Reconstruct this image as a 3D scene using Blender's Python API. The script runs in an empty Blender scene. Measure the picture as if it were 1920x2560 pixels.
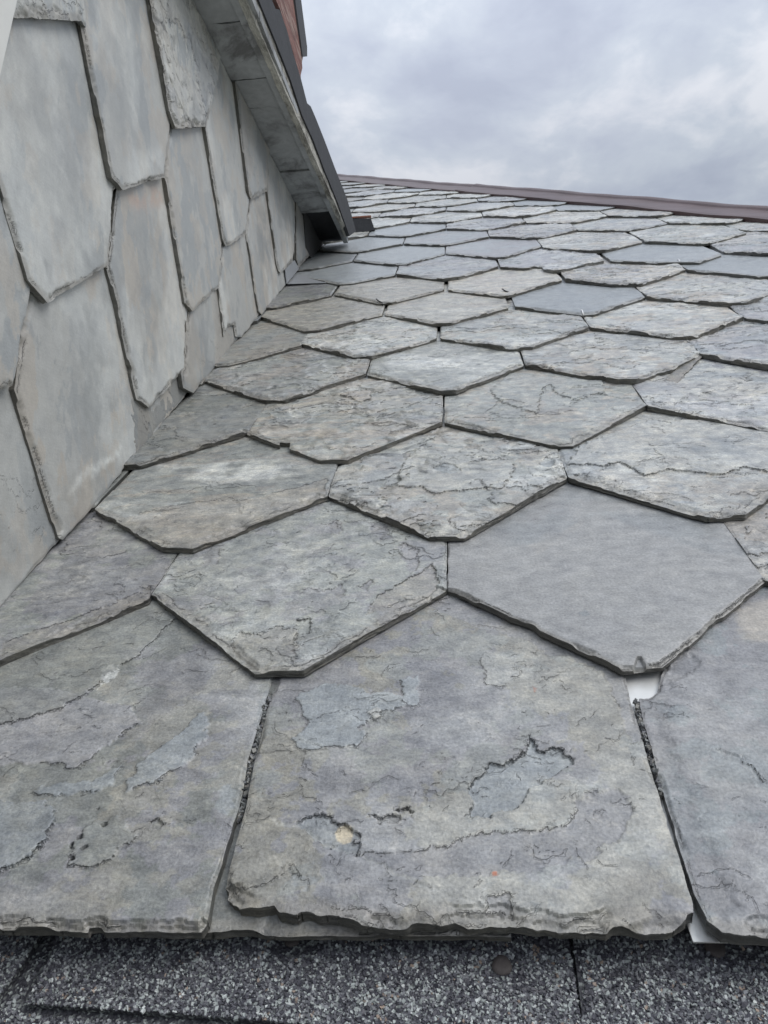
import bpy, math, random
import numpy as np
from mathutils import Matrix, Vector

random.seed(4); RNG = np.random.default_rng(7)
SC = bpy.context.scene
COL = SC.collection

# ---------------------------------------------------------------- camera
RW = np.array([[0.9937838166353099, 0.10480982841648658, -0.037531662114319325],
               [-0.0414437192047883, 0.03539958746982047, -0.9985135388894043],
               [-0.10332542732663365, 0.9938620473054967, 0.039523246241868315]])
CW = np.array([0.02304922214895211, -0.761951619891045, 0.047388932748954504])
FPX = 1923.0
cam_d = bpy.data.cameras.new('camera'); cam = bpy.data.objects.new('camera', cam_d); COL.objects.link(cam)
m = Matrix.Identity(4)
for i in range(3):
    m[i][0] = RW[0][i]; m[i][1] = -RW[1][i]; m[i][2] = -RW[2][i]; m[i][3] = CW[i]
cam.matrix_world = m
cam_d.sensor_fit = 'VERTICAL'; cam_d.sensor_height = 36.0; cam_d.sensor_width = 27.0
cam_d.lens = FPX / 2560 * 36.0
cam_d.clip_start = 0.01; cam_d.clip_end = 500
cam_d.dof.use_dof = True; cam_d.dof.focus_distance = .85; cam_d.dof.aperture_fstop = 40.0
SC.camera = cam

# ---------------------------------------------------------------- world
SUN_EL, SUN_AZ = math.radians(50), math.radians(112)
w = bpy.data.worlds.new('World'); SC.world = w; w.use_nodes = True
nt = w.node_tree; nt.nodes.clear()
def N(t, typ, **kw):
    n = t.nodes.new(typ)
    for k, v in kw.items():
        if k.startswith('i_'): n.inputs[k[2:].replace('_', ' ')].default_value = v
        else: setattr(n, k, v)
    return n
def ramp(t, src, stops, interp='LINEAR'):
    r = t.nodes.new('ShaderNodeValToRGB'); r.color_ramp.interpolation = interp
    e = r.color_ramp.elements
    while len(e) < len(stops): e.new(0.5)
    for q, (p, c) in zip(e, stops):
        q.position = p; q.color = (c, c, c, 1) if isinstance(c, (int, float)) else (*c, 1)
    if src is not None: t.links.new(src, r.inputs[0])
    return r.outputs[0]
def math_(t, op, a, b=None, c=None):
    n = t.nodes.new('ShaderNodeMath'); n.operation = op
    for i, x in enumerate((a, b, c)):
        if x is None: continue
        if isinstance(x, (int, float)): n.inputs[i].default_value = x
        else: t.links.new(x, n.inputs[i])
    return n.outputs[0]
def mix(t, f, a, b, mode='MIX'):
    n = t.nodes.new('ShaderNodeMix'); n.data_type = 'RGBA'; n.blend_type = mode
    for s, x in ((n.inputs['Factor'], f), (n.inputs['A'], a), (n.inputs['B'], b)):
        if isinstance(x, (int, float)): s.default_value = x if s.type == 'VALUE' else (x, x, x, 1)
        elif isinstance(x, tuple): s.default_value = (*x, 1)
        else: t.links.new(x, s)
    return n.outputs['Result']
def noise(t, vec, scale, detail=4, rough=.5, dist=0.0, out='Fac', lac=2.0):
    n = t.nodes.new('ShaderNodeTexNoise'); n.inputs['Scale'].default_value = scale; n.inputs['Detail'].default_value = detail
    n.inputs['Roughness'].default_value = rough; n.inputs['Distortion'].default_value = dist; n.inputs['Lacunarity'].default_value = lac
    if vec is not None: t.links.new(vec, n.inputs['Vector'])
    return n.outputs[out]
def mapping(t, vec, loc=(0, 0, 0), rot=(0, 0, 0), sc=(1, 1, 1)):
    n = t.nodes.new('ShaderNodeMapping'); n.inputs['Location'].default_value = loc; n.inputs['Rotation'].default_value = rot
    n.inputs['Scale'].default_value = sc; t.links.new(vec, n.inputs['Vector']); return n.outputs[0]

sky = N(nt, 'ShaderNodeTexSky', sky_type='NISHITA', sun_disc=False, sun_elevation=SUN_EL, sun_rotation=SUN_AZ)
tc = N(nt, 'ShaderNodeTexCoord'); sep = N(nt, 'ShaderNodeSeparateXYZ'); nt.links.new(tc.outputs['Generated'], sep.inputs[0])
up = math_(nt, 'MAXIMUM', sep.outputs[2], 0.0)
den = math_(nt, 'ADD', up, 0.22)
px = math_(nt, 'DIVIDE', sep.outputs[0], den); py = math_(nt, 'DIVIDE', sep.outputs[1], den)
cmb = N(nt, 'ShaderNodeCombineXYZ'); nt.links.new(px, cmb.inputs[0]); nt.links.new(py, cmb.inputs[1])
cv = mapping(nt, cmb.outputs[0], loc=(3.1, 1.7, 0.0))
c1 = noise(nt, cv, 2.6, 7, .52, .3); c2 = noise(nt, cv, 7.5, 7, .55, .3)
cl = math_(nt, 'ADD', math_(nt, 'MULTIPLY', c1, .68), math_(nt, 'MULTIPLY', c2, .32))
ccol = ramp(nt, cl, [(.39, (.480, .530, .645)), (.46, (.545, .600, .710)), (.53, (.635, .695, .785)), (.60, (.84, .87, .93))])
c3 = noise(nt, mapping(nt, cmb.outputs[0], loc=(9, 2, 4)), 1.1, 3, .5)
ccol = mix(nt, ramp(nt, c3, [(.42, 0.0), (.62, .35)]), ccol, (.62, .62, .735))
# a heavy overcast dome is brighter overhead than near the horizon
dome = math_(nt, 'ADD', math_(nt, 'MULTIPLY', ramp(nt, up, [(0.0, 0.0), (.40, .28), (.62, .62), (1.0, 1.0)]), 1.7), 0.62)
cc = mix(nt, 1.0, ccol, dome, 'MULTIPLY')
cc = mix(nt, 1.0, cc, 7.6, 'MULTIPLY')
gnd = ramp(nt, math_(nt, 'ADD', math_(nt, 'MULTIPLY', sep.outputs[2], 8.0), .5), [(.35, 0.0), (.62, 1.0)])
skyc = mix(nt, .93, sky.outputs[0], cc)
skyc = mix(nt, gnd, (.9, .95, 1.0), skyc)
bg = N(nt, 'ShaderNodeBackground'); bg.inputs['Strength'].default_value = 0.1
nt.links.new(skyc, bg.inputs['Color']); wo = N(nt, 'ShaderNodeOutputWorld'); nt.links.new(bg.outputs[0], wo.inputs[0])

sd_ = bpy.data.lights.new('sun', 'SUN'); sd_.energy = 1.5; sd_.angle = math.radians(40); sd_.color = (1.0, .965, .92)
sun = bpy.data.objects.new('sun', sd_); COL.objects.link(sun)
sdir = Vector((math.sin(SUN_AZ) * math.cos(SUN_EL), math.cos(SUN_AZ) * math.cos(SUN_EL), math.sin(SUN_EL)))
sun.rotation_euler = sdir.to_track_quat('Z', 'Y').to_euler()
SC.view_settings.view_transform = 'Standard'; SC.view_settings.look = 'None'
SC.view_settings.gamma = 1.0; SC.view_settings.exposure = 0.0
SC.cycles.max_bounces = 6; SC.cycles.diffuse_bounces = 3

# ---------------------------------------------------------------- frames
SD = 1920 / 1659.0
PIT = math.radians(30); CP, SP = math.cos(PIT), math.sin(PIT)
M3 = np.array([[1, 0, 0], [0, CP, -SP], [0, SP, CP]])
XW = -0.456
def ray(x, y): return RW.T @ np.array([(x - 960) / FPX, (y - 1280) / FPX, 1.0])
def roof_px(x, y, n=0.0):                      # photo point -> (x, s) on the roof plane at height n
    v = M3.T @ ray(x, y); c = M3.T @ CW; k = (n - c[2]) / v[2]; p = c + k * v; return p[:2]
def rD(x, y, n=0.0): return roof_px(x * SD, y * SD, n)
def wall_px(x, y, X): v = ray(x, y); k = (X - CW[0]) / v[0]; return (CW + k * v)[1:]
def flat_px(x, y, Z): v = ray(x, y); k = (Z - CW[2]) / v[2]; return CW + k * v
def roof_w(a, b, n): return np.stack([a, b * CP - n * SP, b * SP + n * CP], -1)
def wall_w(a, b, n): return np.stack([XW + n, a, b], -1)

# ---------------------------------------------------------------- noise
def _h(ix, iy, seed):
    h = (ix.astype(np.int64) * 374761393 + iy.astype(np.int64) * 668265263 + seed * 974634777) & 0xFFFFFFFF
    h = ((h ^ (h >> 13)) * 1274126177) & 0xFFFFFFFF
    h = (h ^ (h >> 16)) & 0xFFFFFFFF
    return h / 4294967295.0
def vnoise(x, y, seed):
    ix = np.floor(x); iy = np.floor(y); fx = x - ix; fy = y - iy
    fx = fx * fx * fx * (fx * (fx * 6 - 15) + 10); fy = fy * fy * fy * (fy * (fy * 6 - 15) + 10)
    a = _h(ix, iy, seed); b = _h(ix + 1, iy, seed); c = _h(ix, iy + 1, seed); d = _h(ix + 1, iy + 1, seed)
    return (a + (b - a) * fx) * (1 - fy) + (c + (d - c) * fx) * fy
def fbm(x, y, seed, o=4, r=.5, ang=.6):
    s = 0; a = 1.0; t = 0; ca, sa = math.cos(ang), math.sin(ang)
    for i in range(o):
        s = s + a * vnoise(x, y, seed + i * 17); t += a; a *= r
        x, y = (x * ca - y * sa) * 2.03 + 5.1, (x * sa + y * ca) * 2.03 + 1.7
    return s / t                                # 0..1, mean .5
def sstep(a, b, x): q = np.clip((x - a) / (b - a), 0, 1); return q * q * (3 - 2 * q)

# ---------------------------------------------------------------- materials
def newmat(name):
    mt = bpy.data.materials.new(name); mt.use_nodes = True; t = mt.node_tree
    return mt, t, t.nodes['Principled BSDF']
def attr(t, name, typ='GEOMETRY'):
    n = t.nodes.new('ShaderNodeAttribute'); n.attribute_name = name; return n
def bump(t, h, dist, strength=1.0, normal=None):
    n = t.nodes.new('ShaderNodeBump'); n.inputs['Distance'].default_value = dist; n.inputs['Strength'].default_value = strength
    t.links.new(h, n.inputs['Height'])
    if normal is not None: t.links.new(normal, n.inputs['Normal'])
    return n.outputs[0]

def slate_material(name, aniso=(1, 1, 1), micro=1.0, rough=.34, con=1.0):
    mt, t, P = newmat(name)
    co = attr(t, 'tex').outputs['Vector']; col = attr(t, 'col').outputs['Color']
    par = attr(t, 'par').outputs['Vector']; ps = N(t, 'ShaderNodeSeparateXYZ'); t.links.new(par, ps.inputs[0])
    flaky = ps.outputs[0]
    cs = mapping(t, co, sc=aniso)
    n1 = noise(t, cs, 55, 7, .62, .2); n2 = noise(t, co, 420, 3, .6); n3 = noise(t, cs, 14, 5, .6, .6)
    base = mix(t, 1.0, col, ramp(t, n1, [(.34, 1 - .20 * con), (.5, 1.0), (.66, 1 + .20 * con)]), 'MULTIPLY')
    base = mix(t, 1.0, base, ramp(t, n2, [(.3, 1 - (.22 if con > .5 else .07)), (.7, 1 + (.22 if con > .5 else .07))]), 'MULTIPLY')
    base = mix(t, 1.0, base, ramp(t, n3, [(.35, (.95, .955, .965)), (.65, (1.05, 1.045, 1.03))]), 'MULTIPLY')
    # tiny pale and dark specks, and fine scratches
    v = N(t, 'ShaderNodeTexVoronoi'); v.inputs['Scale'].default_value = 210; t.links.new(cs, v.inputs['Vector'])
    spk = ramp(t, v.outputs['Distance'], [(.10, 1.0), (.17, 0.0)])
    spk = math_(t, 'MULTIPLY', spk, ramp(t, noise(t, co, 30, 3, .6), [(.52, 0.0), (.62, 1.0)]))
    base = mix(t, math_(t, 'MULTIPLY', spk, .35), base, (.60, .60, .57))
    lv = N(t, 'ShaderNodeTexWhiteNoise', noise_dimensions='1D')
    f = noise(t, mapping(t, co, sc=(1.0, 1.5, 1.0)), 13, 9, .60, .5)
    q = math_(t, 'MULTIPLY', f, 6.5); fl = math_(t, 'FLOOR', q); fr = math_(t, 'SUBTRACT', q, fl); t.links.new(fl, lv.inputs['W'])
    msk = ramp(t, noise(t, co, 9, 3, .6), [(.49, 0.0), (.59, 1.0)])
    lt = mix(t, 1.0, ramp(t, lv.outputs['Value'], [(0, (.84, .85, .88)), (.5, (1.0, .985, .96)), (1, (1.15, 1.16, 1.17))]), (1, 1, 1), 'MULTIPLY')
    base = mix(t, math_(t, 'MULTIPLY', math_(t, 'MINIMUM', math_(t, 'ADD', flaky, .15), 1.0), .9), base, mix(t, 1.0, base, lt, 'MULTIPLY'))
    # crisp little patches where a skin of stone has gone
    pk = math_(t, 'MINIMUM', math_(t, 'ADD', math_(t, 'MULTIPLY', flaky, 6.0), .08), 1.0)
    pch = noise(t, cs, 34, 8, .66, .4)
    base = mix(t, pk, base, ramp(t, pch, [(.440, (.84, .85, .87)), (.446, (1, 1, 1)), (.545, (1, 1, 1)), (.551, (1.17, 1.15, 1.11))]) if con > .5 else 1.0, 'MULTIPLY')
    pc2 = noise(t, cs, 120, 5, .7, .3)
    base = mix(t, pk, base, ramp(t, pc2, [(.425, (.84, .85, .87)), (.435, (1, 1, 1)), (.575, (1, 1, 1)), (.585, (1.16, 1.15, 1.12))]) if con > .5 else 1.0, 'MULTIPLY')
    sc_ = noise(t, mapping(t, co, rot=(0, 0, .6), sc=(26, 520, 1)), 1.0, 2, .5)
    base = mix(t, 1.0, base, ramp(t, sc_, [(.30, .97), (.5, 1.0), (.7, 1.03)]), 'MULTIPLY')
    # broken thin sheets: stepped noise, dirt lying in the cracks
    st = math_(t, 'ADD', fl, ramp(t, fr, [(0.0, 0.0), (.12, 1.0)]))
    st = math_(t, 'MULTIPLY', math_(t, 'MULTIPLY', st, msk), flaky)
    crk = math_(t, 'MULTIPLY', math_(t, 'MULTIPLY', ramp(t, fr, [(0.0, 1.0), (.07, 1.0), (.11, 0.0)]), msk), flaky)
    brk = ramp(t, noise(t, co, 60, 3, .6), [(.44, 0.0), (.52, 1.0)])
    crk = math_(t, 'MULTIPLY', crk, brk)
    base = mix(t, math_(t, 'MULTIPLY', crk, .5), base, (.035, .037, .042))
    ln = math_(t, 'ABSOLUTE', math_(t, 'ADD', ps.outputs[1], math_(t, 'MULTIPLY', math_(t, 'SUBTRACT', noise(t, co, 380, 2, .6), .5), 2.2)))
    ln = math_(t, 'MULTIPLY', ramp(t, ln, [(.35, 1.0), (.95, 0.0)]), ps.outputs[2])
    base = mix(t, math_(t, 'MULTIPLY', ln, .62), base, (.03, .032, .038))
    t.links.new(base, P.inputs['Base Color'])
    b0 = bump(t, math_(t, 'SUBTRACT', math_(t, 'MULTIPLY', st, 1.0), ln), .0016 * micro)
    b1 = bump(t, pch if con > .5 else n1, .0014, .45, b0)
    b2 = bump(t, n2, .0009 if con > .5 else .0003, .6, b1)
    b3 = bump(t, sc_, .0002, .3, b2)
    t.links.new(b3, P.inputs['Normal'])
    t.links.new(ramp(t, n1, [(.3, rough - .07), (.7, rough + .12)]), P.inputs['Roughness'])
    P.inputs['Specular IOR Level'].default_value = .62
    return mt
MAT_ROOF = slate_material('roof_slate', (1, 1.35, 1))
MAT_WALL = slate_material('cheek_slate', (1.25, .8, 1), micro=.7, rough=.44, con=.38)

def plain(name, c, rough=.6, metal=0.0, n_scale=20, var=.2, bmp=.0006, sc=(1, 1, 1), dirt=None):
    mt, t, P = newmat(name)
    g = N(t, 'ShaderNodeNewGeometry').outputs['Position']; co = mapping(t, g, sc=sc)
    a = noise(t, co, n_scale, 7, .62, .3); b = noise(t, co, n_scale * 7, 4, .6)
    base = mix(t, 1.0, c, ramp(t, a, [(.3, 1 - var), (.7, 1 + var)]), 'MULTIPLY')
    base = mix(t, 1.0, base, ramp(t, b, [(.3, 1 - var * .6), (.7, 1 + var * .6)]), 'MULTIPLY')
    if dirt: base = mix(t, ramp(t, noise(t, co, n_scale * .6, 8, .68, .4), [(.5, 0.0), (.6, 1.0)]), base, dirt)
    t.links.new(base, P.inputs['Base Color']); P.inputs['Roughness'].default_value = rough; P.inputs['Metallic'].default_value = metal
    t.links.new(bump(t, b, bmp, .8, bump(t, a, bmp * 3, .7)), P.inputs['Normal'])
    return mt
MAT_DECK = plain('roof_deck', (.045, .045, .045), .9)
MAT_FASCIA = plain('peeling_paint', (.46, .45, .40), .75, n_scale=34, var=.42, bmp=.0035, sc=(1.6, .45, 1.6), dirt=(.15, .14, .12))
MAT_SOFFIT = plain('soffit_paint', (.36, .375, .38), .7, n_scale=9, var=.16, bmp=.0012, sc=(1, 1, 1), dirt=(.17, .172, .172))
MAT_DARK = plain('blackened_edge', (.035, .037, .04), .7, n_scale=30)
MAT_BROWN = plain('brown_flashing', (.100, .062, .060), .42, .0, n_scale=5, var=.16, bmp=.0006)
MAT_METAL = plain('bare_metal', (.78, .78, .75), .38, .45, n_scale=9, var=.06, bmp=.0003)
MAT_LEAD = plain('lead_grey_metal', (.33, .345, .36), .45, .25, n_scale=9, var=.08, bmp=.0003)
MAT_WHITE = plain('white_trim', (.74, .74, .70), .5, n_scale=4, var=.05, bmp=.0003)
MAT_RED = plain('red_weathered_wood', (.21, .098, .078), .8, n_scale=26, var=.5, bmp=.003, sc=(3, .5, 3), dirt=(.36, .27, .23))
MAT_HOOK = plain('dark_wire', (.03, .03, .03), .5, .4)
MAT_HOOKW = plain('bright_wire', (.75, .75, .74), .35, .3)

# ---------------------------------------------------------------- object helpers
def link(o, parent=None, label=None, cat=None, group=None, kind=None):
    COL.objects.link(o)
    if parent is not None: o.parent = parent
    for k, v in (('label', label), ('category', cat), ('group', group), ('kind', kind)):
        if v: o[k] = v
    return o
def empty(name, loc, label, cat, group=None):
    o = bpy.data.objects.new(name, None); o.location = loc; o.empty_display_size = .1
    return link(o, None, label, cat, group)
def mesh_np(name, V, F, mat, parent=None, smooth=True, attrs=None, **tags):
    V = np.asarray(V, float); org = V.mean(0)
    me = bpy.data.meshes.new(name); F = [np.asarray(f) for f in (F if isinstance(F, list) else [F])]
    me.vertices.add(len(V)); 
    tot = sum(f.size for f in F); nf = sum(len(f) for f in F)
    me.loops.add(tot); me.polygons.add(nf)
    me.loops.foreach_set('vertex_index', np.concatenate([f.ravel() for f in F]).astype(np.int32))
    ls = []; o = 0
    for f in F:
        ls.append(np.arange(len(f)) * f.shape[1] + o); o += f.size
    me.polygons.foreach_set('loop_start', np.concatenate(ls).astype(np.int32))
    base = np.zeros(3); pp = parent
    while pp is not None: base = base + np.array(pp.location); pp = pp.parent
    me.vertices.foreach_set('co', (V - org).astype(np.float32).ravel())
    me.update(calc_edges=True)
    me.polygons.foreach_set('use_smooth', np.full(nf, smooth))
    for k, v in (attrs or {}).items():
        if k == 'col':
            a = me.attributes.new(k, 'FLOAT_COLOR', 'POINT'); a.data.foreach_set('color', np.c_[v, np.ones(len(v))].astype(np.float32).ravel())
        else:
            a = me.attributes.new(k, 'FLOAT_VECTOR', 'POINT'); a.data.foreach_set('vector', v.astype(np.float32).ravel())
    me.materials.append(mat); me.validate()
    ob = bpy.data.objects.new(name, me); ob.location = org - base
    return link(ob, parent, **tags)
def polymesh(name, V, F, mat, parent=None, smooth=False, **tags):
    by = {}
    for f in F: by.setdefault(len(f), []).append(f)
    return mesh_np(name, V, [np.array(x) for x in by.values()], mat, parent, smooth, **tags)
def box(c0, c1):
    x0, y0, z0 = c0; x1, y1, z1 = c1
    V = [(x0, y0, z0), (x1, y0, z0), (x1, y1, z0), (x0, y1, z0), (x0, y0, z1), (x1, y0, z1), (x1, y1, z1), (x0, y1, z1)]
    return V, [(0, 3, 2, 1), (4, 5, 6, 7), (0, 1, 5, 4), (1, 2, 6, 5), (2, 3, 7, 6), (3, 0, 4, 7)]
def rough_box(name, c0, c1, res, amp, mat, parent=None, seed=1, shear=0.0, **tags):
    """subdivided box with ragged weathered faces and edges"""
    c0 = np.array(c0, float); c1 = np.array(c1, float); V = []; F = []; off = 0
    for ax in range(3):
        o = [i for i in range(3) if i != ax]
        n0 = max(1, int((c1[o[0]] - c0[o[0]]) / res[o[0]])); n1 = max(1, int((c1[o[1]] - c0[o[1]]) / res[o[1]]))
        for side in (0, 1):
            A, B = np.meshgrid(np.linspace(0, 1, n0 + 1), np.linspace(0, 1, n1 + 1), indexing='ij')
            P = np.zeros((A.size, 3)); P[:, ax] = c1[ax] if side else c0[ax]
            P[:, o[0]] = c0[o[0]] + A.ravel() * (c1[o[0]] - c0[o[0]]); P[:, o[1]] = c0[o[1]] + B.ravel() * (c1[o[1]] - c0[o[1]])
            idx = np.arange(A.size).reshape(A.shape) + off
            q = np.stack([idx[:-1, :-1], idx[1:, :-1], idx[1:, 1:], idx[:-1, 1:]], -1).reshape(-1, 4)
            flip = (ax == 1) ^ (side == 0)
            F.append(q[:, ::-1] if flip else q); V.append(P); off += A.size
    V = np.concatenate(V); F = np.concatenate(F)
    d = np.zeros_like(V); u = V[:, 0] * 30 + V[:, 2] * 43; v = V[:, 1] * 22 + V[:, 2] * 9
    for i in range(3): d[:, i] = (fbm(u + i * 9, v + i * 3, seed + i * 50, 5, .62) - .5) * 2
    V = V + d * amp; V[:, 0] += shear * (V[:, 1] - .69)
    return mesh_np(name, V, F, mat, parent, True, **tags)

# ---------------------------------------------------------------- slates
GREEN, PURPLE, TAN, BLUE, LIGHT, DARK, OLIVE = [np.array(c) for c in (
    (.245, .258, .250), (.245, .249, .262), (.302, .284, .256), (.250, .272, .286), (.42, .43, .415), (.135, .142, .148), (.292, .289, .264))]
GREY = np.array((.250, .254, .255)); RUST = np.array((.40, .17, .11)); BEIGE = np.array((.50, .45, .35)); WHITE = np.array((.55, .57, .56))

def sd_poly(P, poly):
    """signed distance (inside > 0), nearest segment id, inward gradient"""
    A = poly; B = np.roll(poly, -1, 0); n = len(A)
    best = np.full(len(P), 1e9); seg = np.zeros(len(P), int); g = np.zeros((len(P), 2)); ins = np.zeros(len(P), bool)
    for i in range(n):
        a, b = A[i], B[i]; d = b - a; L = d @ d + 1e-18
        r = P - a; tt = np.clip((r @ d) / L, 0, 1); q = r - tt[:, None] * d; dd = np.hypot(q[:, 0], q[:, 1])
        k = dd < best; best[k] = dd[k]; seg[k] = i; g[k] = q[k] / (dd[k, None] + 1e-12)
        c = ((a[1] > P[:, 1]) != (b[1] > P[:, 1]))
        if c.any():
            xi = (b[0] - a[0]) * (P[:, 1] - a[1]) / (b[1] - a[1] + 1e-18) + a[0]
            ins ^= c & (P[:, 0] < xi)
    s = np.where(ins, 1.0, -1.0)
    return best * s, seg, g * s[:, None]
def clip_half(poly, p0, nrm):
    out = []; d = [(np.array(p) - p0) @ nrm for p in poly]
    for i in range(len(poly)):
        a, b = np.array(poly[i], float), np.array(poly[(i + 1) % len(poly)], float); da, db = d[i], d[(i + 1) % len(poly)]
        if da >= 0: out.append(a)
        if da * db < 0: out.append(a + (b - a) * da / (da - db))
    return out

def slate(name, poly, nlow, W, top, T, res, seed, parent, mat, flake=.5, pal=(GREEN, PURPLE, TAN), bloom=.3, bev=.010,
          rag=.0010, feats=(), streak=(1.0, 1.0), gain=1.0, label=None, fsc=1.0, step=.0016, rise=1.0, **kw):
    """one slate: a grid clipped to its outline; segments 0..nlow-1 are the dressed (chipped) edges"""
    poly = np.array(poly, float)
    area = 0.5 * np.sum(poly[:, 0] * np.roll(poly[:, 1], -1) - np.roll(poly[:, 0], -1) * poly[:, 1])
    wseg = np.array([1.0] * nlow + [.28] * (len(poly) - nlow))
    if area < 0:
        poly = poly[::-1].copy(); wseg = np.roll(wseg[::-1], -1)
    lo = poly.min(0) - 2 * res; hi = poly.max(0) + 2 * res
    nx, ny = (np.ceil((hi - lo) / res)).astype(int) + 1
    gx, gy = np.meshgrid(np.arange(nx), np.arange(ny), indexing='ij')
    P = np.stack([lo[0] + gx.ravel() * res, lo[1] + gy.ravel() * res], -1)
    def rsd(P):
        d, sg, g = sd_poly(P, poly)
        jag = (fbm(P[:, 0] * 55, P[:, 1] * 55, seed + 3, 5, .62) - .5) * 2
        big = np.clip(fbm(P[:, 0] * 28, P[:, 1] * 28, seed + 8, 3, .5) - .62, 0, 1) * 14
        return d - rag * (jag + big) * wseg[sg], sg, g, wseg[sg]
    d, sg, g, wt = rsd(P)
    ok = (d > -.5 * res).reshape(nx, ny)
    cell = ok[:-1, :-1] & ok[1:, :-1] & ok[1:, 1:] & ok[:-1, 1:]
    ids = np.arange(nx * ny).reshape(nx, ny)
    P0 = P; wx = (fbm(P0[:, 0] * 30, P0[:, 1] * 30, seed + 60, 4, .6) - .5) * .5; wy = (fbm(P0[:, 0] * 30, P0[:, 1] * 30, seed + 70, 4, .6) - .5) * .5
    ox, oy = (seed * 7.31) % 50, (seed * 3.77) % 50
    Fg = fbm(P0[:, 0] * 7 * fsc + ox + wx, P0[:, 1] * 11 * fsc + oy + wy, seed + 11, 7, .55).reshape(nx, ny)
    Gx, Gy = np.gradient(Fg, res)
    Q = np.stack([ids[:-1, :-1], ids[1:, :-1], ids[1:, 1:], ids[:-1, 1:]], -1)[cell]
    if len(Q) == 0: return None
    used = np.unique(Q); mp = -np.ones(nx * ny, int); mp[used] = np.arange(len(used)); Q = mp[Q]; P = P[used]; Fq = Fg.ravel()[used]; Gx = Gx.ravel()[used]; Gy = Gy.ravel()[used]
    E = np.concatenate([Q[:, [0, 1]], Q[:, [1, 2]], Q[:, [2, 3]], Q[:, [3, 0]]])
    key = np.sort(E, 1); key = key[:, 0] * (len(P) + 1) + key[:, 1]
    _, inv, cnt = np.unique(key, return_inverse=True, return_counts=True)
    BE = E[cnt[inv.ravel()] == 1]; bv = np.unique(BE)
    for _ in range(3):
        d, sg, g, wt = rsd(P[bv]); P[bv] -= g * np.clip(d, -1.2 * res, 1.2 * res)[:, None]
    d, sg, g, wt = rsd(P); x, y = P[:, 0], P[:, 1]; d = np.maximum(d, 0)
    n = len(P); H = np.zeros(n); C = np.zeros((n, 3))
    ox, oy = (seed * 7.31) % 50, (seed * 3.77) % 50
    # --- colour fields
    f1 = fbm(x * 15 * streak[0] + ox, y * 15 * streak[1] + oy, seed, 7, .62); f2 = fbm(x * 26 * streak[0] + oy, y * 32 * streak[1] + ox, seed + 5, 6, .64)
    C[:] = pal[0]
    k = sstep(.505, .525, f1)[:, None]; C = C * (1 - k) + pal[1] * k
    k = (sstep(.55, .575, f2) * .75)[:, None]; C = C * (1 - k) + pal[2] * k
    # --- delaminated sheets
    Gm = np.hypot(Gx, Gy) + 1e-6; dn = sstep(-.5, .35, Gy / Gm)
    Mk = fbm(x * 11 + 3, y * 11 + 9, seed + 23, 3, .5)
    rs = np.random.default_rng(seed)
    LW = max(.00042, .30 * res); CD = np.full(n, 3.0); CM = np.zeros(n)
    def crackline(idx, dist, mask):
        dn_ = np.clip(dist / LW, -3, 3); cur = CD[idx]; better = (mask > .1) & (np.abs(dn_) < np.abs(cur))
        CD[idx] = np.where(better, dn_, cur); CM[idx] = np.where(better, mask, CM[idx])
    ALL = np.arange(n)
    if flake > .03:
        for i, th in enumerate((.40, .47, .53, .60)):
            M = sstep(.52 - .16 * flake, .62 - .10 * flake, np.roll(Mk, 0) if i % 2 else 1 - Mk)
            tl_ = th + rs.uniform(-.015, .015); dq = (Fq - tl_) / Gm; s_ = sstep(-.5 * res, .5 * res, dq)
            a = step * flake * rs.uniform(.7, 1.5)
            H += a * s_ * M
            crackline(ALL, dq, M * dn * sstep(.34, .46, fbm(x * 45, y * 45, seed + 33 + i, 2)) * min(1, .35 + flake))
            k = (.45 * M * s_ * flake)[:, None]; tint = (BLUE, TAN, PURPLE, LIGHT)[(seed + i) % 4] * rs.uniform(.85, 1.1)
            C = C * (1 - k) + tint * k
        pf = fbm(x * 38 * streak[0] + 2, y * 46 * streak[1] + 4, seed + 90, 4, .55)
        pm = sstep(.56, .64, fbm(x * 13 + 7, y * 13, seed + 95, 3, .5))
        pt = (pf > .64) * pm; H -= pt * .0005 * flake
        C = C * (1 - (.5 * pt * flake)[:, None]) + PURPLE * .9 * (.5 * pt * flake)[:, None]
    # --- pale mineral bloom
    if bloom > 0:
        bf = fbm(x * 7 * streak[0] + oy, y * 9 * streak[1] + ox, seed + 31, 6, .6)
        k = (bloom * sstep(.53, .72, bf))[:, None]; C = C * (1 - k) + WHITE * k
    # --- features traced on this slate
    wa = (fbm(x * 110, y * 110, seed + 40, 4, .7) - .5) * .012; wb = (fbm(x * 110 + 9, y * 110, seed + 44, 4, .7) - .5) * .012
    Pw = np.stack([x + wa, y + wb], -1)
    for ft in feats:
        pg = np.array(ft['p']); lo_, hi_ = pg.min(0) - .02, pg.max(0) + .02
        s = (x > lo_[0]) & (x < hi_[0]) & (y > lo_[1]) & (y < hi_[1])
        if not s.any(): continue
        soft = 0
        if ft.get('line'):
            D = np.full(s.sum(), 1e9)
            for a, b in zip(pg[:-1], pg[1:]):
                r = Pw[s] - a; e = b - a; tt = np.clip(r @ e / (e @ e), 0, 1); q = r - tt[:, None] * e; D = np.minimum(D, np.hypot(q[:, 0], q[:, 1]))
            inn = np.clip(1.3 - D / ft['line'], 0, 1)
        else:
            dd, _, gg = sd_poly(Pw[s] if ft.get('warp', 1) else P[s], pg); soft = ft.get('soft', 0)
            inn = sstep(-soft, soft, dd) if soft else sstep(-.5 * res, .5 * res, dd)
            if ft.get('h', 0) and not soft and ft.get('groove', 1):
                up_ = ft['h'] > 0; dn_ = sstep(-.45, .3, gg[:, 1] * (1 if up_ else -1)) * sstep(.30, .40, fbm(x[s] * 50, y[s] * 50, seed + 77, 2)) * min(1, .45 + abs(ft['h']) * 400)
                crackline(np.where(s)[0], dd, dn_)
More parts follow.
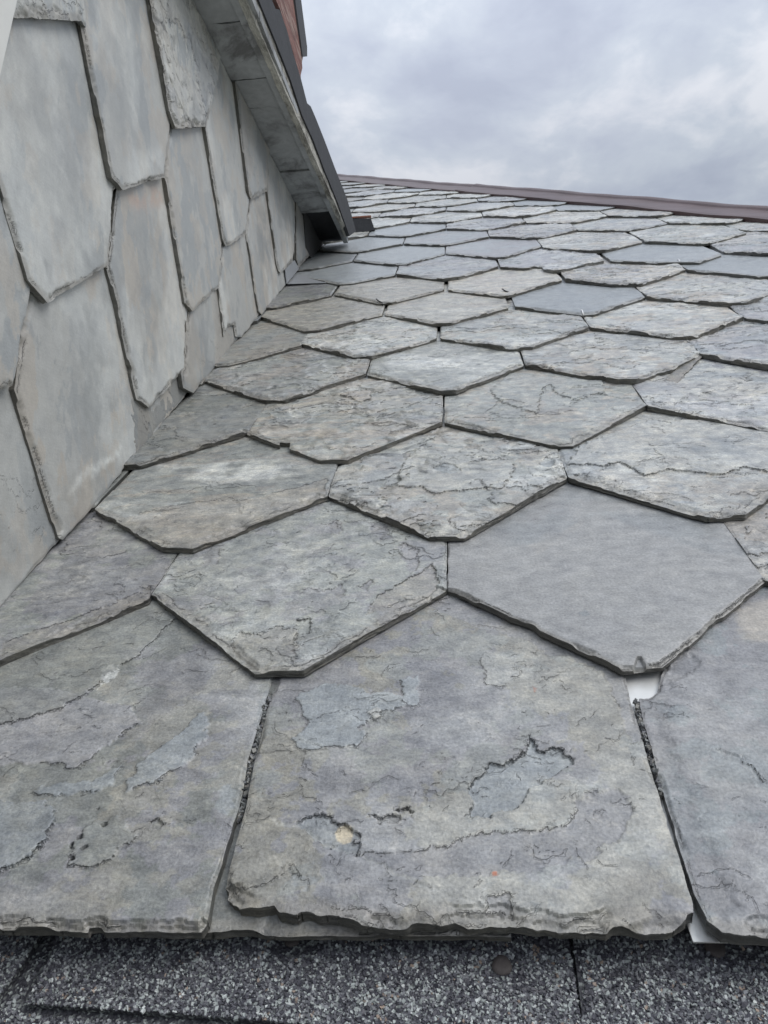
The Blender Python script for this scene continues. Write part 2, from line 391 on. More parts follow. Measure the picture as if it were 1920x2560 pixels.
        H[s] += inn * ft.get('h', 0) * 1.5
        if 'c' in ft:
            if soft: inn = inn * sstep(.30, .62, fbm(x[s] * 24, y[s] * 24, seed + 99, 6, .62))
            k = (np.minimum(1, inn * ft.get('k', .7) * (1 if soft else 1.25)))[:, None]; C[s] = C[s] * (1 - k) + np.array(ft['c']) * k
    # --- bows, dressed edge
    H += (fbm(x * 12, y * 12, seed + 50, 3, .5) - .5) * .0016 * (.4 + flake) + (fbm(x * 60, y * 60, seed + 55, 4, .6) - .5) * .0007 * (.3 + flake)
    wdt = bev * (.35 + 1.5 * fbm(x * 26, y * 26, seed + 61, 4, .6) ** 1.3) * wt + 1e-6
    q = np.clip(1 - d / wdt, 0, 1); nz = fbm(x * 60, y * 60, seed + 66, 5, .62)
    qq = np.clip(q * 2 + (nz - .5) * 2.2 * (q > 0) * (1 - .3 * q), 0, 2); stp = (np.floor(qq) + sstep(.0, .30, qq - np.floor(qq))) / 2
    H -= T * np.clip(.36 * np.clip(stp, 0, 1) * sstep(.44, .56, fbm(x * 24 + 3, y * 24, seed + 63, 3)) + .12 * q, 0, .6) * np.sqrt(wt) * sstep(0, .12, q)
    crackline(ALL, (qq - np.round(qq)) * wdt * .5, sstep(.12, .2, q) * (q < .93) * wt * sstep(.46, .56, fbm(x * 40 + 5, y * 40, seed + 68, 3)) * .8)
    k = (sstep(.0, .5, q) * .55 * wt)[:, None]; ec = np.array((.215, .205, .185)) * (.75 + .6 * nz)[:, None]
    C = C * (1 - k) + ec * k
    C *= gain * (1.22 if mat is MAT_ROOF else 1.30) * np.array((1.012, 1.0, .975))
    nt_ = top(x, y)
    V = [W(x, y, nt_ + H)]; CC = [np.clip(C, .02, .8)]; TX = [np.stack([x + ox, y + oy, np.zeros(n)], -1)]
    FL = [np.stack([np.full(n, flake), CD, CM], -1)]
    # --- skirt
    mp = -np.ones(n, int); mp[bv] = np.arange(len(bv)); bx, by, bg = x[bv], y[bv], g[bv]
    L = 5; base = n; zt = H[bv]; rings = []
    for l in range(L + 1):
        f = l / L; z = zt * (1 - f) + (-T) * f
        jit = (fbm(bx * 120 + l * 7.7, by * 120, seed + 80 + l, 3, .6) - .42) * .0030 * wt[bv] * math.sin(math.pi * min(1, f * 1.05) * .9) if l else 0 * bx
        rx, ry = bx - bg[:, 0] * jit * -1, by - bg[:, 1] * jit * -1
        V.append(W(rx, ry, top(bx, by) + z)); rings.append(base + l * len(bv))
        CC.append(np.clip(C[bv] * (.42 if l else .74) * (np.array((.98, .97, .93)) if l else 1), .02, .8))  # side faces darkened in the colour to stand in for their shade
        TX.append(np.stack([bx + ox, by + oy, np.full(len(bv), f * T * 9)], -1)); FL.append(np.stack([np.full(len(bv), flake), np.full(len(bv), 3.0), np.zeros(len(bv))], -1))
    S = []
    a, b = mp[BE[:, 0]], mp[BE[:, 1]]
    for l in range(L): S.append(np.stack([rings[l] + a, rings[l + 1] + a, rings[l + 1] + b, rings[l] + b], -1))
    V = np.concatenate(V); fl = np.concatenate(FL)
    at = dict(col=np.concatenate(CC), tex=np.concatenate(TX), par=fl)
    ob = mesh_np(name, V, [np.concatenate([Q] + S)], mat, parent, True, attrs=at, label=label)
    zz = H[Q]; slope = (zz.max(1) - zz.min(1)) / res; me = ob.data
    if len(me.polygons) == len(Q) + sum(len(q_) for q_ in S):
        sm = np.ones(len(me.polygons), bool); sm[:len(Q)] = slope < 1.4; me.polygons.foreach_set('use_smooth', sm)
    return ob

# ================================================================ ground and main roof
gm, gt, gp = newmat('ground'); gp.inputs['Base Color'].default_value = (.09, .10, .07, 1); gp.inputs['Roughness'].default_value = .95
gc = N(gt, 'ShaderNodeNewGeometry').outputs['Position']
gt.links.new(mix(gt, noise(gt, gc, .4, 6, .6), (.05, .07, .035), (.15, .14, .12)), gp.inputs['Base Color'])
polymesh('ground', [(-300, -300, -6), (300, -300, -6), (300, 300, -6), (-300, 300, -6)], [(0, 1, 2, 3)], gm, kind='structure')

ROOF = empty('slate_roofing', (0, -.31, -.18), 'weathered grey hexagonal slate roof sloping up to a brown metal hip', 'roof')
T = .0074; TS = T + .0014
ROWS = [-.47, -.235, 0, .2215, .4566, .719, .9372, 1.182, 1.4173, 1.6575, 1.9218, 2.1878, 2.4617, 2.7397, 3.0144, 3.2783]
while len(ROWS) < 32: ROWS.append(ROWS[-1] + .268)
def RS(k): return ROWS[int(k) + 2]
def roof_top(k):
    s0 = RS(k); g = RS(k + 1) - s0
    return lambda a, b: -TS * (b - s0) / g
def trace(pts, k, it=3):
    f = roof_top(k); out = []
    for x, y in pts:
        n = 0.0
        for _ in range(it): p = rD(x, y, n); n = f(p[0], p[1])
        out.append(p)
    return out
def q3(*p): return [((1240 + x * .4099) / SD, (380 + y * .4099) / SD) for x, y in p]
def q2(*p): return [((640 + x * .3858) / SD, (380 + y * .3858) / SD) for x, y in p]
def q5(*p): return [(x * .4219 / SD, (900 + y * .4219) / SD) for x, y in p]

HIP0, HIP1 = np.array((-.72, 5.25)), np.array((1.04, 2.08)); HD = (HIP1 - HIP0) / np.linalg.norm(HIP1 - HIP0)
HN = np.array((HD[1], -HD[0])); HN = HN if HN @ (np.array((0, 0)) - HIP0) > 0 else -HN
AX = lambda u: u * .15

# hand-traced lower outlines, photo points (left joint ... tip ... right joint)
TR = {
 (0, -2): [(327, 1285), (440, 1368), (550, 1450), (655, 1448), (965, 1270)],
 (0, 0): [(966, 1270), (1150, 1352), (1345, 1442), (1432, 1435), (1655, 1250)],
 (1, -3): [(205, 1100), (350, 1182), (415, 1185), (708, 1070)],
 (1, -1): [(710, 1070), (930, 1158), (1003, 1157), (1225, 1031)],
 (1, 1): [(1227, 1031), (1525, 1117), (1610, 1112), (1752, 1008)],
 (2, -2): [(533, 935), (604, 962), (604, 955), (626, 957), (625, 968), (690, 993), (752, 993), (956, 911)],
 (2, 0): [(960, 910), (1190, 960), (1238, 958), (1396, 876)],
 (2, 2): [(1398, 877), (1725, 939), (1780, 934), (1890, 850)],
 (3, -3): [(437, 822), (570, 862), (615, 862), (790, 806)],
 (3, -1): [(793, 806), (950, 845), (985, 843), (1131, 787)],
 (3, 1): [(1134, 787), (1335, 820), (1375, 820), (1400, 812), (1420, 803), (1448, 797), (1518, 762)],
 (3, 3): [(1512, 763), (1700, 797), (1750, 795), (1880, 740)],
 (4, -2): [(649, 742), (762, 769), (803, 769), (943, 730)],
 (4, 0): [(951, 729), (1100, 752), (1151, 750), (1271, 706)],
 (4, 2): [(1276, 706), (1459, 729), (1506, 728), (1607, 686)],
 (4, 4): [(1612, 687), (1760, 706), (1800, 704), (1890, 668)],
 (5, -3): [(563, 683), (656, 712), (693, 710), (825, 678)],
 (5, -1): [(831, 678), (943, 698), (975, 697), (1098, 662)],
 (5, 1): [(1113, 661), (1256, 677), (1284, 675), (1395, 640)],
 (5, 3): [(1399, 641), (1574, 656), (1613, 654), (1700, 622)],
 (6, -2): [(722, 634), (816, 653), (846, 652), (959, 624)],
 (6, 0): [(968, 625), (1083, 638), (1098, 637), (1214, 603)],
 (6, 2): [(1222, 603), (1319, 613), (1387, 613), (1481, 581)],
 (6, 4): [(1486, 582), (1640, 597), (1690, 596), (1780, 570)],
 (7, -3): [(635, 594), (729, 612), (759, 610), (853, 592)],
 (7, -1): [(856, 592), (958, 602), (993, 598), (1076, 575)],
 (7, 1): [(1081, 576)] + q3((140, 707), (200, 705), (235, 695), (280, 697), (290, 712), (350, 725), (400, 720), (660, 660)),
 (7, 3): q3((700, 660), (980, 673), (1240, 670), (1378, 622)),
 (7, 5): q3((1390, 607), (1640, 622), (1700, 622), (1900, 570)),
 (8, -2): q2((630, 700), (890, 725), (985, 720), (1222, 656)),
 (8, 0): q2((1230, 655), (1550, 682), (1610, 680)) + q3((275, 572)),
 (8, 2): q3((290, 582), (600, 602), (670, 598), (893, 544)),
 (8, 4): q3((910, 545), (1250, 557), (1330, 550), (1528, 495)),
}
smooth = dict(flake=.05, pal=(BLUE, BLUE * .96, BLUE * 1.05), bloom=.08)
blue2 = dict(flake=.12, pal=(BLUE * .98, PURPLE, BLUE), bloom=.15)
olive = dict(flake=.25, pal=(OLIVE * 1.02, OLIVE * .94, TAN), bloom=.18, streak=(.6, 2.6))
purpf = dict(flake=.8, pal=(PURPLE * 1.1, BLUE, PURPLE), bloom=.25)
tanf = dict(flake=.7, pal=(LIGHT * .88, TAN * 1.06, GREEN * 1.15), bloom=.35)
grnf = dict(flake=.65, pal=(GREEN * 1.14, GREEN * 1.28, TAN * 1.05), bloom=.45)
STY = {
 (0, -2): dict(flake=.34, pal=(GREEN * 1.2, GREEN * 1.12, PURPLE * 1.05), bloom=.5, bev=.014),
 (0, 0): dict(flake=.02, pal=(GREY, GREY * .97, GREY * 1.04), bloom=.05, bev=.0035),
 (0, -4): dict(flake=.35, pal=(PURPLE * .82, GREEN * .86, PURPLE * .92), bloom=.14, bev=.014),
 (0, 2): dict(flake=.7, pal=(TAN, LIGHT * .8, GREEN), bloom=.3),
 (1, -3): dict(flake=.22, pal=(GREEN * .9, GREEN * .84, TAN * .86), bloom=.35, bev=.015, streak=(.6, 1.6)),
 (1, -1): dict(flake=.75, pal=(GREEN * 1.12, LIGHT * .82, TAN * .98), bloom=.4, bev=.016),
 (1, 1): dict(flake=.4, pal=(LIGHT * .82, BLUE * 1.05, TAN), bloom=.45, bev=.018),
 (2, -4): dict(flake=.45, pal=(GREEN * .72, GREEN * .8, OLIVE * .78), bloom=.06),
 (2, -2): dict(flake=.7, pal=(GREEN, TAN * .97, OLIVE * 1.03), bloom=.28, bev=.014, streak=(.6, 1.8)),
 (2, 0): dict(flake=.4, pal=(GREEN * 1.03, GREEN * 1.1, TAN * 1.04), bloom=.22, bev=.014),
 (2, 2): dict(flake=.75, pal=(LIGHT * .84, PURPLE * 1.16, BLUE), bloom=.3), (3, -3): dict(flake=.8, pal=(TAN * .82, GREEN * .94, GREEN), bloom=.2, bev=.012),
 (3, -1): dict(flake=.25, pal=(GREEN * 1.1, LIGHT * .84, GREEN), bloom=.5, bev=.013), (3, 1): tanf, (3, 3): purpf,
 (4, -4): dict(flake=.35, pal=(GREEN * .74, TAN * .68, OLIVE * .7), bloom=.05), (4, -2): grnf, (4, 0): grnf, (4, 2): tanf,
 (5, -3): olive, (5, -1): dict(olive, pal=(OLIVE * 1.15, TAN * 1.08, OLIVE)), (5, 1): smooth, (5, 3): tanf,
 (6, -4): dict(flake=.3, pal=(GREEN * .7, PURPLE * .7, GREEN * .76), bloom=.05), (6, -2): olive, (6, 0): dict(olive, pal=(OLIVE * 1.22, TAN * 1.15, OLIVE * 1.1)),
 (6, 2): dict(flake=.8, pal=(TAN * 1.08, LIGHT * .85, PURPLE * 1.1), bloom=.3), (6, 4): smooth,
 (7, -3): smooth, (7, -1): dict(blue2, flake=.5, pal=(PURPLE * 1.05, BLUE, PURPLE)), (7, 1): purpf, (7, 3): smooth, (7, 5): purpf,
 (8, -2): smooth, (8, 0): dict(smooth, pal=(PURPLE * 1.02, BLUE, PURPLE)), (8, -4): dict(smooth, gain=.8), (8, 2): tanf, (9, -1): blue2, (10, -2): smooth,
}
LAB = {
 (0, -2): 'greenish grey slate with chalky streaks and a chipped tip', (0, 0): 'smooth blue grey slate with thick dark edges',
 (1, 1): 'pale slate with a long jagged crack across it', (2, -2): 'tan flaking slate with a square notch broken from its edge',
 (3, 1): 'flaking slate with a broken lower right corner', (5, 1): 'smooth blue grey slate among rough ones', (5, -1): 'pale olive slate with a wire hook at its tip',
 (7, 1): 'purple flaking slate with a bitten lower edge', (5, -3): 'olive slate touching the dormer cheek', (1, -3): 'grey slate with a white chalky patch',
}
def F_(pts, **k): return dict(p=[rD(*p) for p in pts], **k)
FE = {
 (0, -2): [F_([(700, 1125), (725, 1115), (738, 1130), (735, 1150), (712, 1145)], h=-.0005, c=PURPLE * .85), F_([(790, 1118), (830, 1125), (850, 1160), (820, 1160), (800, 1140)], h=-.0004, c=PURPLE * .95),
   F_([(865, 1165), (905, 1180), (900, 1215), (885, 1240), (868, 1200)], h=-.0008, c=PURPLE), F_([(700, 1280), (735, 1260), (745, 1275), (740, 1290)], h=-.0007, c=PURPLE * .92),
   F_([(775, 1268), (800, 1252), (810, 1258), (790, 1282)], h=-.0007, c=PURPLE * .9), F_([(790, 1330), (815, 1290), (860, 1262), (900, 1240), (935, 1215), (950, 1250), (930, 1290), (860, 1320)], h=-.0011, c=TAN * .95, k=.38),
   F_([(635, 1350), (660, 1342), (675, 1350), (665, 1375), (640, 1378)], h=-.0014, c=GREEN * 1.1), F_([(500, 1400), (520, 1370), (575, 1375), (600, 1360), (640, 1365), (640, 1440), (540, 1450)], h=-.0007, c=TAN * .9, k=.3),
   F_([(440, 1250), (600, 1190), (700, 1130), (760, 1140), (640, 1230), (560, 1290), (480, 1280)], c=LIGHT * 1.1, soft=.02, k=.5), F_([(440, 1180), (480, 1170), (470, 1215), (440, 1225)], c=PURPLE, h=-.0004, k=.5),
   F_([(560, 1280), (640, 1240), (740, 1200), (730, 1230), (620, 1270)], c=WHITE * 1.1, soft=.01, k=.5)],
 (0, 0): [F_([(960, 1150), (1100, 1175), (1190, 1160), (1290, 1100), (1430, 1150), (1560, 1200), (1640, 1210), (1500, 1080), (1226, 1015), (980, 1120)], c=BLUE * .80, k=.55, soft=.006),
   F_([(1252, 1325), (1268, 1320), (1280, 1330), (1270, 1338), (1255, 1335)], c=BLUE * .72), F_([(1140, 1170), (1200, 1150), (1260, 1105), (1270, 1112), (1210, 1165), (1160, 1190)], c=TAN, k=.22, soft=.003),
   F_([(1368, 1452), (1376, 1428), (1384, 1426), (1395, 1452)], h=-.0022, c=DARK, k=.45, warp=0, groove=0)],
 (0, -4): [F_([(0, 1300), (160, 1180), (205, 1140), (330, 1170), (300, 1230), (150, 1290)], c=LIGHT * .72, k=.35, soft=.03), F_([(0, 1395), (140, 1345), (250, 1300), (325, 1265), (330, 1290), (180, 1350), (0, 1425)], c=TAN * .75, h=-.0008, k=.35)],
 (1, -3): [F_([(430, 1005), (480, 995), (560, 1000), (600, 1010), (590, 1030), (480, 1038), (420, 1030)], c=WHITE * 1.05, k=.55, soft=.012), F_([(430, 1010), (520, 990), (620, 1000), (640, 1020), (560, 1035), (450, 1045), (400, 1030)], c=LIGHT * 1.1, k=.7, soft=.016),
   F_([(330, 1130), (360, 1095), (420, 1085), (540, 1080), (650, 1050), (705, 1035), (700, 1090), (420, 1190), (340, 1180)], c=TAN * .88, h=-.0006, k=.45)],
 (1, -1): [F_([(858, 1048), (880, 1055), (905, 1050), (938, 1070), (980, 1062), (1040, 1055), (1085, 1062), (1105, 1030), (1110, 1000), (1050, 965), (900, 965), (870, 1000)], h=.0014, c=LIGHT * .78, k=.6),
   F_([(935, 1010), (960, 1000), (985, 1005), (990, 1018), (960, 1022)], h=-.0008, c=BLUE), F_([(1165, 1000), (1180, 985), (1200, 990), (1190, 1010)], h=-.001, c=BLUE)],
 (1, 1): [F_([(1228, 1005), (1300, 1008), (1345, 1000), (1395, 1032), (1440, 1016), (1500, 1022), (1560, 1030), (1600, 1012), (1700, 1030), (1700, 900), (1400, 900), (1250, 960)], h=.0016, c=LIGHT * .85, k=.5),
   F_([(1400, 950), (1500, 935), (1600, 950), (1600, 985), (1480, 980), (1400, 970)], c=BLUE * .88, k=.8, soft=.018), F_([(1300, 1030), (1400, 1045), (1560, 1045), (1660, 1040), (1660, 1080), (1500, 1075), (1350, 1060)], c=TAN * 1.05, k=.6, soft=.01)],
 (2, 0): [F_([(1075, 862), (1160, 897), (1165, 860), (1175, 832), (1190, 825), (1205, 850), (1245, 865), (1290, 848), (1310, 852), (1300, 820), (1100, 800), (1060, 840)], h=.0013, c=GREEN * 1.12, k=.4)],
 (2, -2): [F_([(735, 850), (760, 858), (775, 868), (800, 862), (800, 840), (760, 842)], h=.0022, c=TAN), F_([(640, 905), (680, 895), (720, 880), (760, 882), (770, 872), (690, 870), (620, 885)], h=-.0011, c=LIGHT * .8)],
 (3, -1): [F_([(840, 780), (900, 765), (980, 775), (1060, 770), (1080, 790), (960, 800), (860, 800)], c=WHITE, k=.6, soft=.02)],
}
# eave course, traced outlines (square-cut tails)
EV = {
 -3: ([(-420, 2004), (-200, 2005), (0, 1998), (60, 1999), (120, 2001), (185, 2003), (188, 1994), (215, 1993), (222, 2004), (300, 2005), (380, 2004), (432, 2004), (447, 1985)],
      [(460, 1915), (483, 1850), (516, 1745), (535, 1640), (560, 1561), (592, 1452), (606, 1400), (560, 1235), (-300, 1235)]),
 -1: ([(484, 1915), (488, 1935), (500, 1948), (512, 1952), (512, 1957), (560, 1962), (590, 1958), (600, 1970), (680, 1982), (740, 1990), (800, 1992), (870, 1998), (900, 1988), (950, 1990), (980, 1985), (1010, 1994), (1060, 1990), (1130, 1997), (1220, 2003), (1310, 2005), (1325, 1997), (1400, 2007), (1440, 2010), (1500, 2000), (1504, 1975)],
      [(1490, 1930), (1466, 1850), (1444, 1785), (1421, 1709), (1409, 1667), (1396, 1625), (1379, 1563), (1362, 1508), (1350, 1455), (1325, 1235), (640, 1235), (601, 1452), (570, 1561), (550, 1640), (532, 1745), (507, 1830)]),
 1: ([(1528, 1984), (1560, 2014), (1600, 2018), (1640, 2020), (1700, 2026), (1900, 2030), (2150, 2030)],
     [(2150, 1180), (1430, 1180), (1436, 1440), (1424, 1470), (1421, 1490), (1404, 1503), (1380, 1508), (1391, 1563), (1410, 1625), (1421, 1667), (1435, 1709), (1455, 1785), (1478, 1858), (1500, 1926)]),
}
FEV = {
 -1: [F_([(1010, 1705), (1060, 1655), (1110, 1637), (1136, 1612), (1140, 1585), (1165, 1625), (1200, 1610), (1235, 1640), (1225, 1660), (1185, 1680), (1130, 1720), (1110, 1745), (1050, 1772), (1022, 1762), (1022, 1730)], h=-.0016, c=BLUE * 1.05, k=.75),
   F_([(1040, 1740), (1100, 1700), (1180, 1660), (1190, 1680), (1120, 1740), (1060, 1765)], c=LIGHT * .8, k=.5, soft=.004),
   F_([(642, 1790), (665, 1765), (700, 1757), (725, 1775), (765, 1798), (768, 1840), (776, 1858), (730, 1842), (680, 1815)], h=-.0015, c=BLUE * 1.02, k=.6),
   F_([(724, 1800), (730, 1788), (745, 1783), (758, 1790), (763, 1805), (757, 1820), (742, 1824), (728, 1816)], c=BEIGE, k=.95, warp=0),
   F_([(776, 1860), (800, 1847), (880, 1852), (950, 1838), (1010, 1815), (1080, 1800), (1165, 1800), (1172, 1788), (1185, 1800), (1215, 1795), (1232, 1775), (1245, 1745), (1275, 1718), (1310, 1708), (1362, 1722), (1372, 1760), (1340, 1820), (1260, 1862), (1150, 1885), (1000, 1900), (850, 1890)], h=-.0007, c=PURPLE * 1.02, k=.65),
   F_([(640, 1500), (700, 1470), (760, 1475), (800, 1490), (860, 1495), (880, 1520), (800, 1545), (770, 1572), (790, 1582), (776, 1612), (650, 1618), (632, 1592), (665, 1560), (650, 1530)], h=.0006, c=BLUE * 1.12, k=.75),
   F_([(858, 1460), (900, 1450), (905, 1500), (900, 1524), (880, 1518), (865, 1505), (873, 1488)], h=.0006, c=BLUE * 1.12, k=.75),
   F_([(797, 1540), (812, 1518), (828, 1530), (822, 1548), (800, 1553)], h=.0005, c=LIGHT * .95, k=.7),
   F_([(1040, 1410), (1072, 1393), (1110, 1420), (1118, 1452), (1086, 1477), (1050, 1465)], h=.0004, c=LIGHT * .8, k=.6),
   F_([(1062, 1890), (1072, 1889), (1076, 1898), (1066, 1901)], c=RUST, k=.9, warp=0), F_([(1150, 1478), (1165, 1480), (1160, 1490)], c=RUST, k=.45),
   F_([(1335, 1900), (1375, 1885), (1410, 1930), (1400, 1960), (1360, 1955)], c=TAN * 1.12, k=.75, soft=.008),
   F_([(600, 1775), (690, 1812), (780, 1855), (870, 1895), (950, 1935), (1050, 1965)], line=.0012, h=-.0005, c=LIGHT * .9, k=.45),
   F_([(500, 1925), (545, 1920), (610, 1905), (612, 1880), (605, 1860), (560, 1850), (510, 1870)], c=OLIVE * .95, k=.4, h=.0005),
   F_([(628, 1880), (660, 1905), (685, 1895), (700, 1912), (660, 1925), (630, 1915)], h=-.0006, c=BLUE, k=.4),
   F_([(798, 1765), (812, 1760), (830, 1768), (850, 1755), (865, 1765), (862, 1772), (835, 1778), (812, 1772)], h=-.0015, c=DARK, k=.4),
   F_([(860, 1750), (885, 1745), (888, 1756), (866, 1758)], h=-.0016, c=DARK, k=.4),
   F_([(900, 1290), (985, 1320), (1040, 1345), (1120, 1365), (1180, 1400), (1240, 1415), (1300, 1440), (1330, 1490), (1345, 1560), (1372, 1600), (1400, 1600), (1340, 1400), (1200, 1330), (965, 1275)], c=PURPLE * 1.08, h=-.0008, k=.5),
   F_([(1038, 1985), (1060, 1945), (1100, 1938), (1106, 1990)], c=PURPLE * .95, h=-.0006, k=.5)],
 -3: [F_([(-50, 1740), (100, 1740), (126, 1757), (118, 1790), (96, 1828), (60, 1868), (20, 1885), (-50, 1905)], h=.0019, c=BLUE * .98, k=.65),
   F_([(-50, 1490), (60, 1480), (180, 1500), (290, 1520), (300, 1560), (250, 1590), (215, 1620), (172, 1662), (150, 1660), (100, 1652), (50, 1648), (-50, 1660)], h=.0008, c=PURPLE * 1.2, k=.65),
   F_([(440, 1535), (450, 1560), (438, 1600), (400, 1650), (330, 1692), (270, 1712), (300, 1650), (380, 1590)], h=.0009, c=BLUE * 1.12, k=.7),
   F_([(200, 1690), (262, 1650), (242, 1702), (150, 1722), (60, 1715), (100, 1700)], h=.0007, c=BLUE * 1.05, k=.7),
   F_([(330, 1400), (420, 1415), (440, 1480), (400, 1500), (330, 1565), (285, 1600), (300, 1500)], c=PURPLE * .78, k=.75, soft=.004),
   F_([(220, 1440), (240, 1425), (252, 1440), (228, 1475), (210, 1490)], c=WHITE * .95, k=.7), F_([(216, 1470), (240, 1470), (238, 1490), (215, 1495)], c=OLIVE * 1.1, k=.8),
   F_([(-50, 1575), (60, 1548), (130, 1530), (200, 1480), (238, 1445), (300, 1402), (332, 1368), (380, 1320), (300, 1250), (-50, 1400)], h=.0011, c=GREEN * .92, k=.5),
   F_([(170, 1812), (180, 1809), (180, 1819), (171, 1822)], h=-.005, c=DARK, warp=0, groove=0), F_([(222, 1787), (232, 1783), (233, 1791), (224, 1793)], h=-.005, c=DARK, warp=0, groove=0),
   F_([(178, 1840), (190, 1833), (192, 1838), (180, 1846)], h=-.004, c=DARK, warp=0, groove=0), F_([(154, 1862), (163, 1858), (163, 1866), (155, 1868)], h=-.004, c=DARK, warp=0, groove=0),
   F_([(154, 1828), (162, 1826), (160, 1838), (154, 1838)], h=-.003, c=DARK, warp=0, groove=0), F_([(211, 1748), (215, 1748), (214, 1752), (211, 1752)], h=-.003, c=DARK, warp=0, groove=0),
   F_([(330, 1782), (348, 1778), (352, 1790), (338, 1792)], h=-.0014, c=GREEN, k=.4),
   F_([(160, 1877), (185, 1880), (215, 1876), (238, 1862), (250, 1845), (292, 1832), (300, 1810), (250, 1770), (200, 1780), (160, 1830)], h=.0010, c=GREEN, k=.5),
   F_([(555, 1505), (590, 1470), (590, 1540), (560, 1600), (552, 1560)], c=BLUE * 1.05, k=.5), F_([(465, 1765), (475, 1700), (500, 1690), (510, 1715), (495, 1760)], c=BLUE * 1.08, k=.6),
   F_([(-50, 1930), (60, 1915), (150, 1940), (130, 1975), (-50, 1990)], c=PURPLE * 1.25, k=.55, soft=.012)],
 1: [F_([(1400, 1500), (1430, 1480), (1440, 1560), (1478, 1690), (1530, 1830), (1590, 1965), (1560, 2010), (1500, 1950), (1440, 1720)], h=-.0010, c=PURPLE * .72, k=.6, soft=.005),
   F_([(1520, 1790), (1600, 1800), (1700, 1860), (1700, 1950), (1640, 1900)], c=WHITE, k=.45, soft=.02), F_([(1440, 1620), (1560, 1640), (1620, 1700), (1560, 1760), (1480, 1740)], c=LIGHT * .85, k=.4, soft=.02),
   F_([(1590, 1300), (1700, 1270), (1750, 1380), (1600, 1370)], c=TAN * 1.15, k=.85, soft=.006),
   F_([(1550, 1620), (1600, 1655), (1640, 1700), (1655, 1690), (1600, 1630)], h=-.0009), F_([(1470, 1395), (1520, 1420), (1500, 1440), (1440, 1480), (1430, 1450)], h=-.0012, c=PURPLE * .9, k=.4, soft=.003)],
}
EST = {
 -1: dict(flake=.11, pal=(OLIVE * .86, PURPLE * .95, GREEN * 1.0), bloom=.26, bev=.012, rag=.0026),
 -3: dict(flake=.12, pal=(GREEN * .86, PURPLE * .98, OLIVE * .92), bloom=.25, bev=.007, rag=.0014),
 1: dict(flake=.06, pal=(PURPLE * .93, BLUE * .90, PURPLE), bloom=.14, bev=.012, rag=.0016),
}
ELAB = {-1: 'large eave slate with a round beige spot and a ragged tail', -3: 'large flaking eave slate with small holes', 1: 'smooth blue grey eave slate with a broken upper corner'}
for u, (low, rest) in EV.items():
    L_ = trace(low, -1); R_ = trace(rest, -1)
    slate('slate', L_ + R_, len(low) - 1, roof_w, roof_top(-1), T * 1.35, .0010, 300 + u, ROOF, MAT_ROOF, feats=FEV[u], label=ELAB[u], gain=.94, **EST[u])
# starter slate below the eave course
slate('slate', [(-.185, -.352), (-.13, -.3555), (-.06, -.354), (.02, -.353), (.04, -.353), (.04, -.12), (-.185, -.12)], 4, roof_w, lambda a, b: -.0058 - .0 * a, .0075, .0018, 77,
      ROOF, MAT_ROOF, flake=.1, pal=(GREEN * .62, GREEN * .58, PURPLE * .6), bloom=.05, label='narrow strip of starter slate showing under the eave course')

def hexa(k, u):
    s0 = RS(k); x0, x1 = AX(u), AX(u + 2); c = (x0 + x1) / 2; j = np.random.default_rng(k * 31 + u + 500)
    g = .0018; d = .12 + j.uniform(-.006, .006); hw = .020 + j.uniform(-.005, .012); o = j.uniform(-.004, .004)
    return [np.array(p) for p in ((x0 + g, s0 + j.uniform(-.004, .004)), (c - hw + o, s0 - d), (c + hw + o, s0 - d + j.uniform(-.002, .002)), (x1 - g, s0 + j.uniform(-.004, .004)))]
cand = []
for k in range(0, 25):
    for u in range(-9, 11):
        if (k + u) % 2: continue
        if (k, u) in TR: low = trace(TR[(k, u)], k)
        else: low = hexa(k, u)
        s0 = RS(k); cx = AX(u + 1)
        pc = roof_w(np.float64(cx), np.float64(s0 + .05), np.float64(0)) - CW; pc = RW @ pc; pxs = 960 + FPX * pc[0] / pc[2]
        hwid = FPX * .16 / pc[2]
        if pxs - hwid > 1925 or pxs + hwid < -60: continue
        if s0 < 2.2 and AX(u + 2) < XW - .005: continue
        if s0 >= 2.2 and pxs + hwid < 845: continue
        upto = s0 + (RS(k + 1) - s0) * (1.35 if s0 < 1.2 else 1.95)
        poly = [np.array(p) for p in low]; nl = len(poly) - 1
        poly += [np.array((poly[-1][0] + .0, upto)), np.array((poly[0][0], upto))]
        if k == 0 and u == 0: poly[-1][0] += .002
        n0 = len(poly)
        if s0 < 2.3: poly = clip_half(poly, np.array((XW - .012, 0)), np.array((1., 0)))
        if len(poly) < 3: continue
        p2 = clip_half(poly, HIP0 - HN * .06, HN)
        if len(p2) < 3: continue
        P2 = np.array(p2)
        if abs(.5 * np.sum(P2[:, 0] * np.roll(P2[:, 1], -1) - np.roll(P2[:, 0], -1) * P2[:, 1])) < .0006: continue
        # how many leading segments are dressed edges after clipping: segments whose ends are both in the low path
        lowset = [tuple(np.round(p, 5)) for p in low]
        cand.append((k, u, p2))
def edge_count(p2, k, u):
    """rotate the outline so that dressed (lower) segments come first"""
    s0 = RS(k); P = [np.array(p) for p in p2]; n = len(P)
    isl = []
    for i in range(n):
        a, b = P[i], P[(i + 1) % n]; t = abs(b[1] - a[1]) / (abs(b[0] - a[0]) + 1e-9)
        isl.append((a[1] + b[1]) / 2 < s0 + .03 and t < 6)
    if not any(isl): return P, 0
    st = next(i for i in range(n) if isl[i] and not isl[i - 1]) if not all(isl) else 0
    P = P[st:] + P[:st]; isl = isl[st:] + isl[:st]
    c = 0
    while c < n and isl[c]: c += 1
    return P, c
print('roof slates', len(cand))
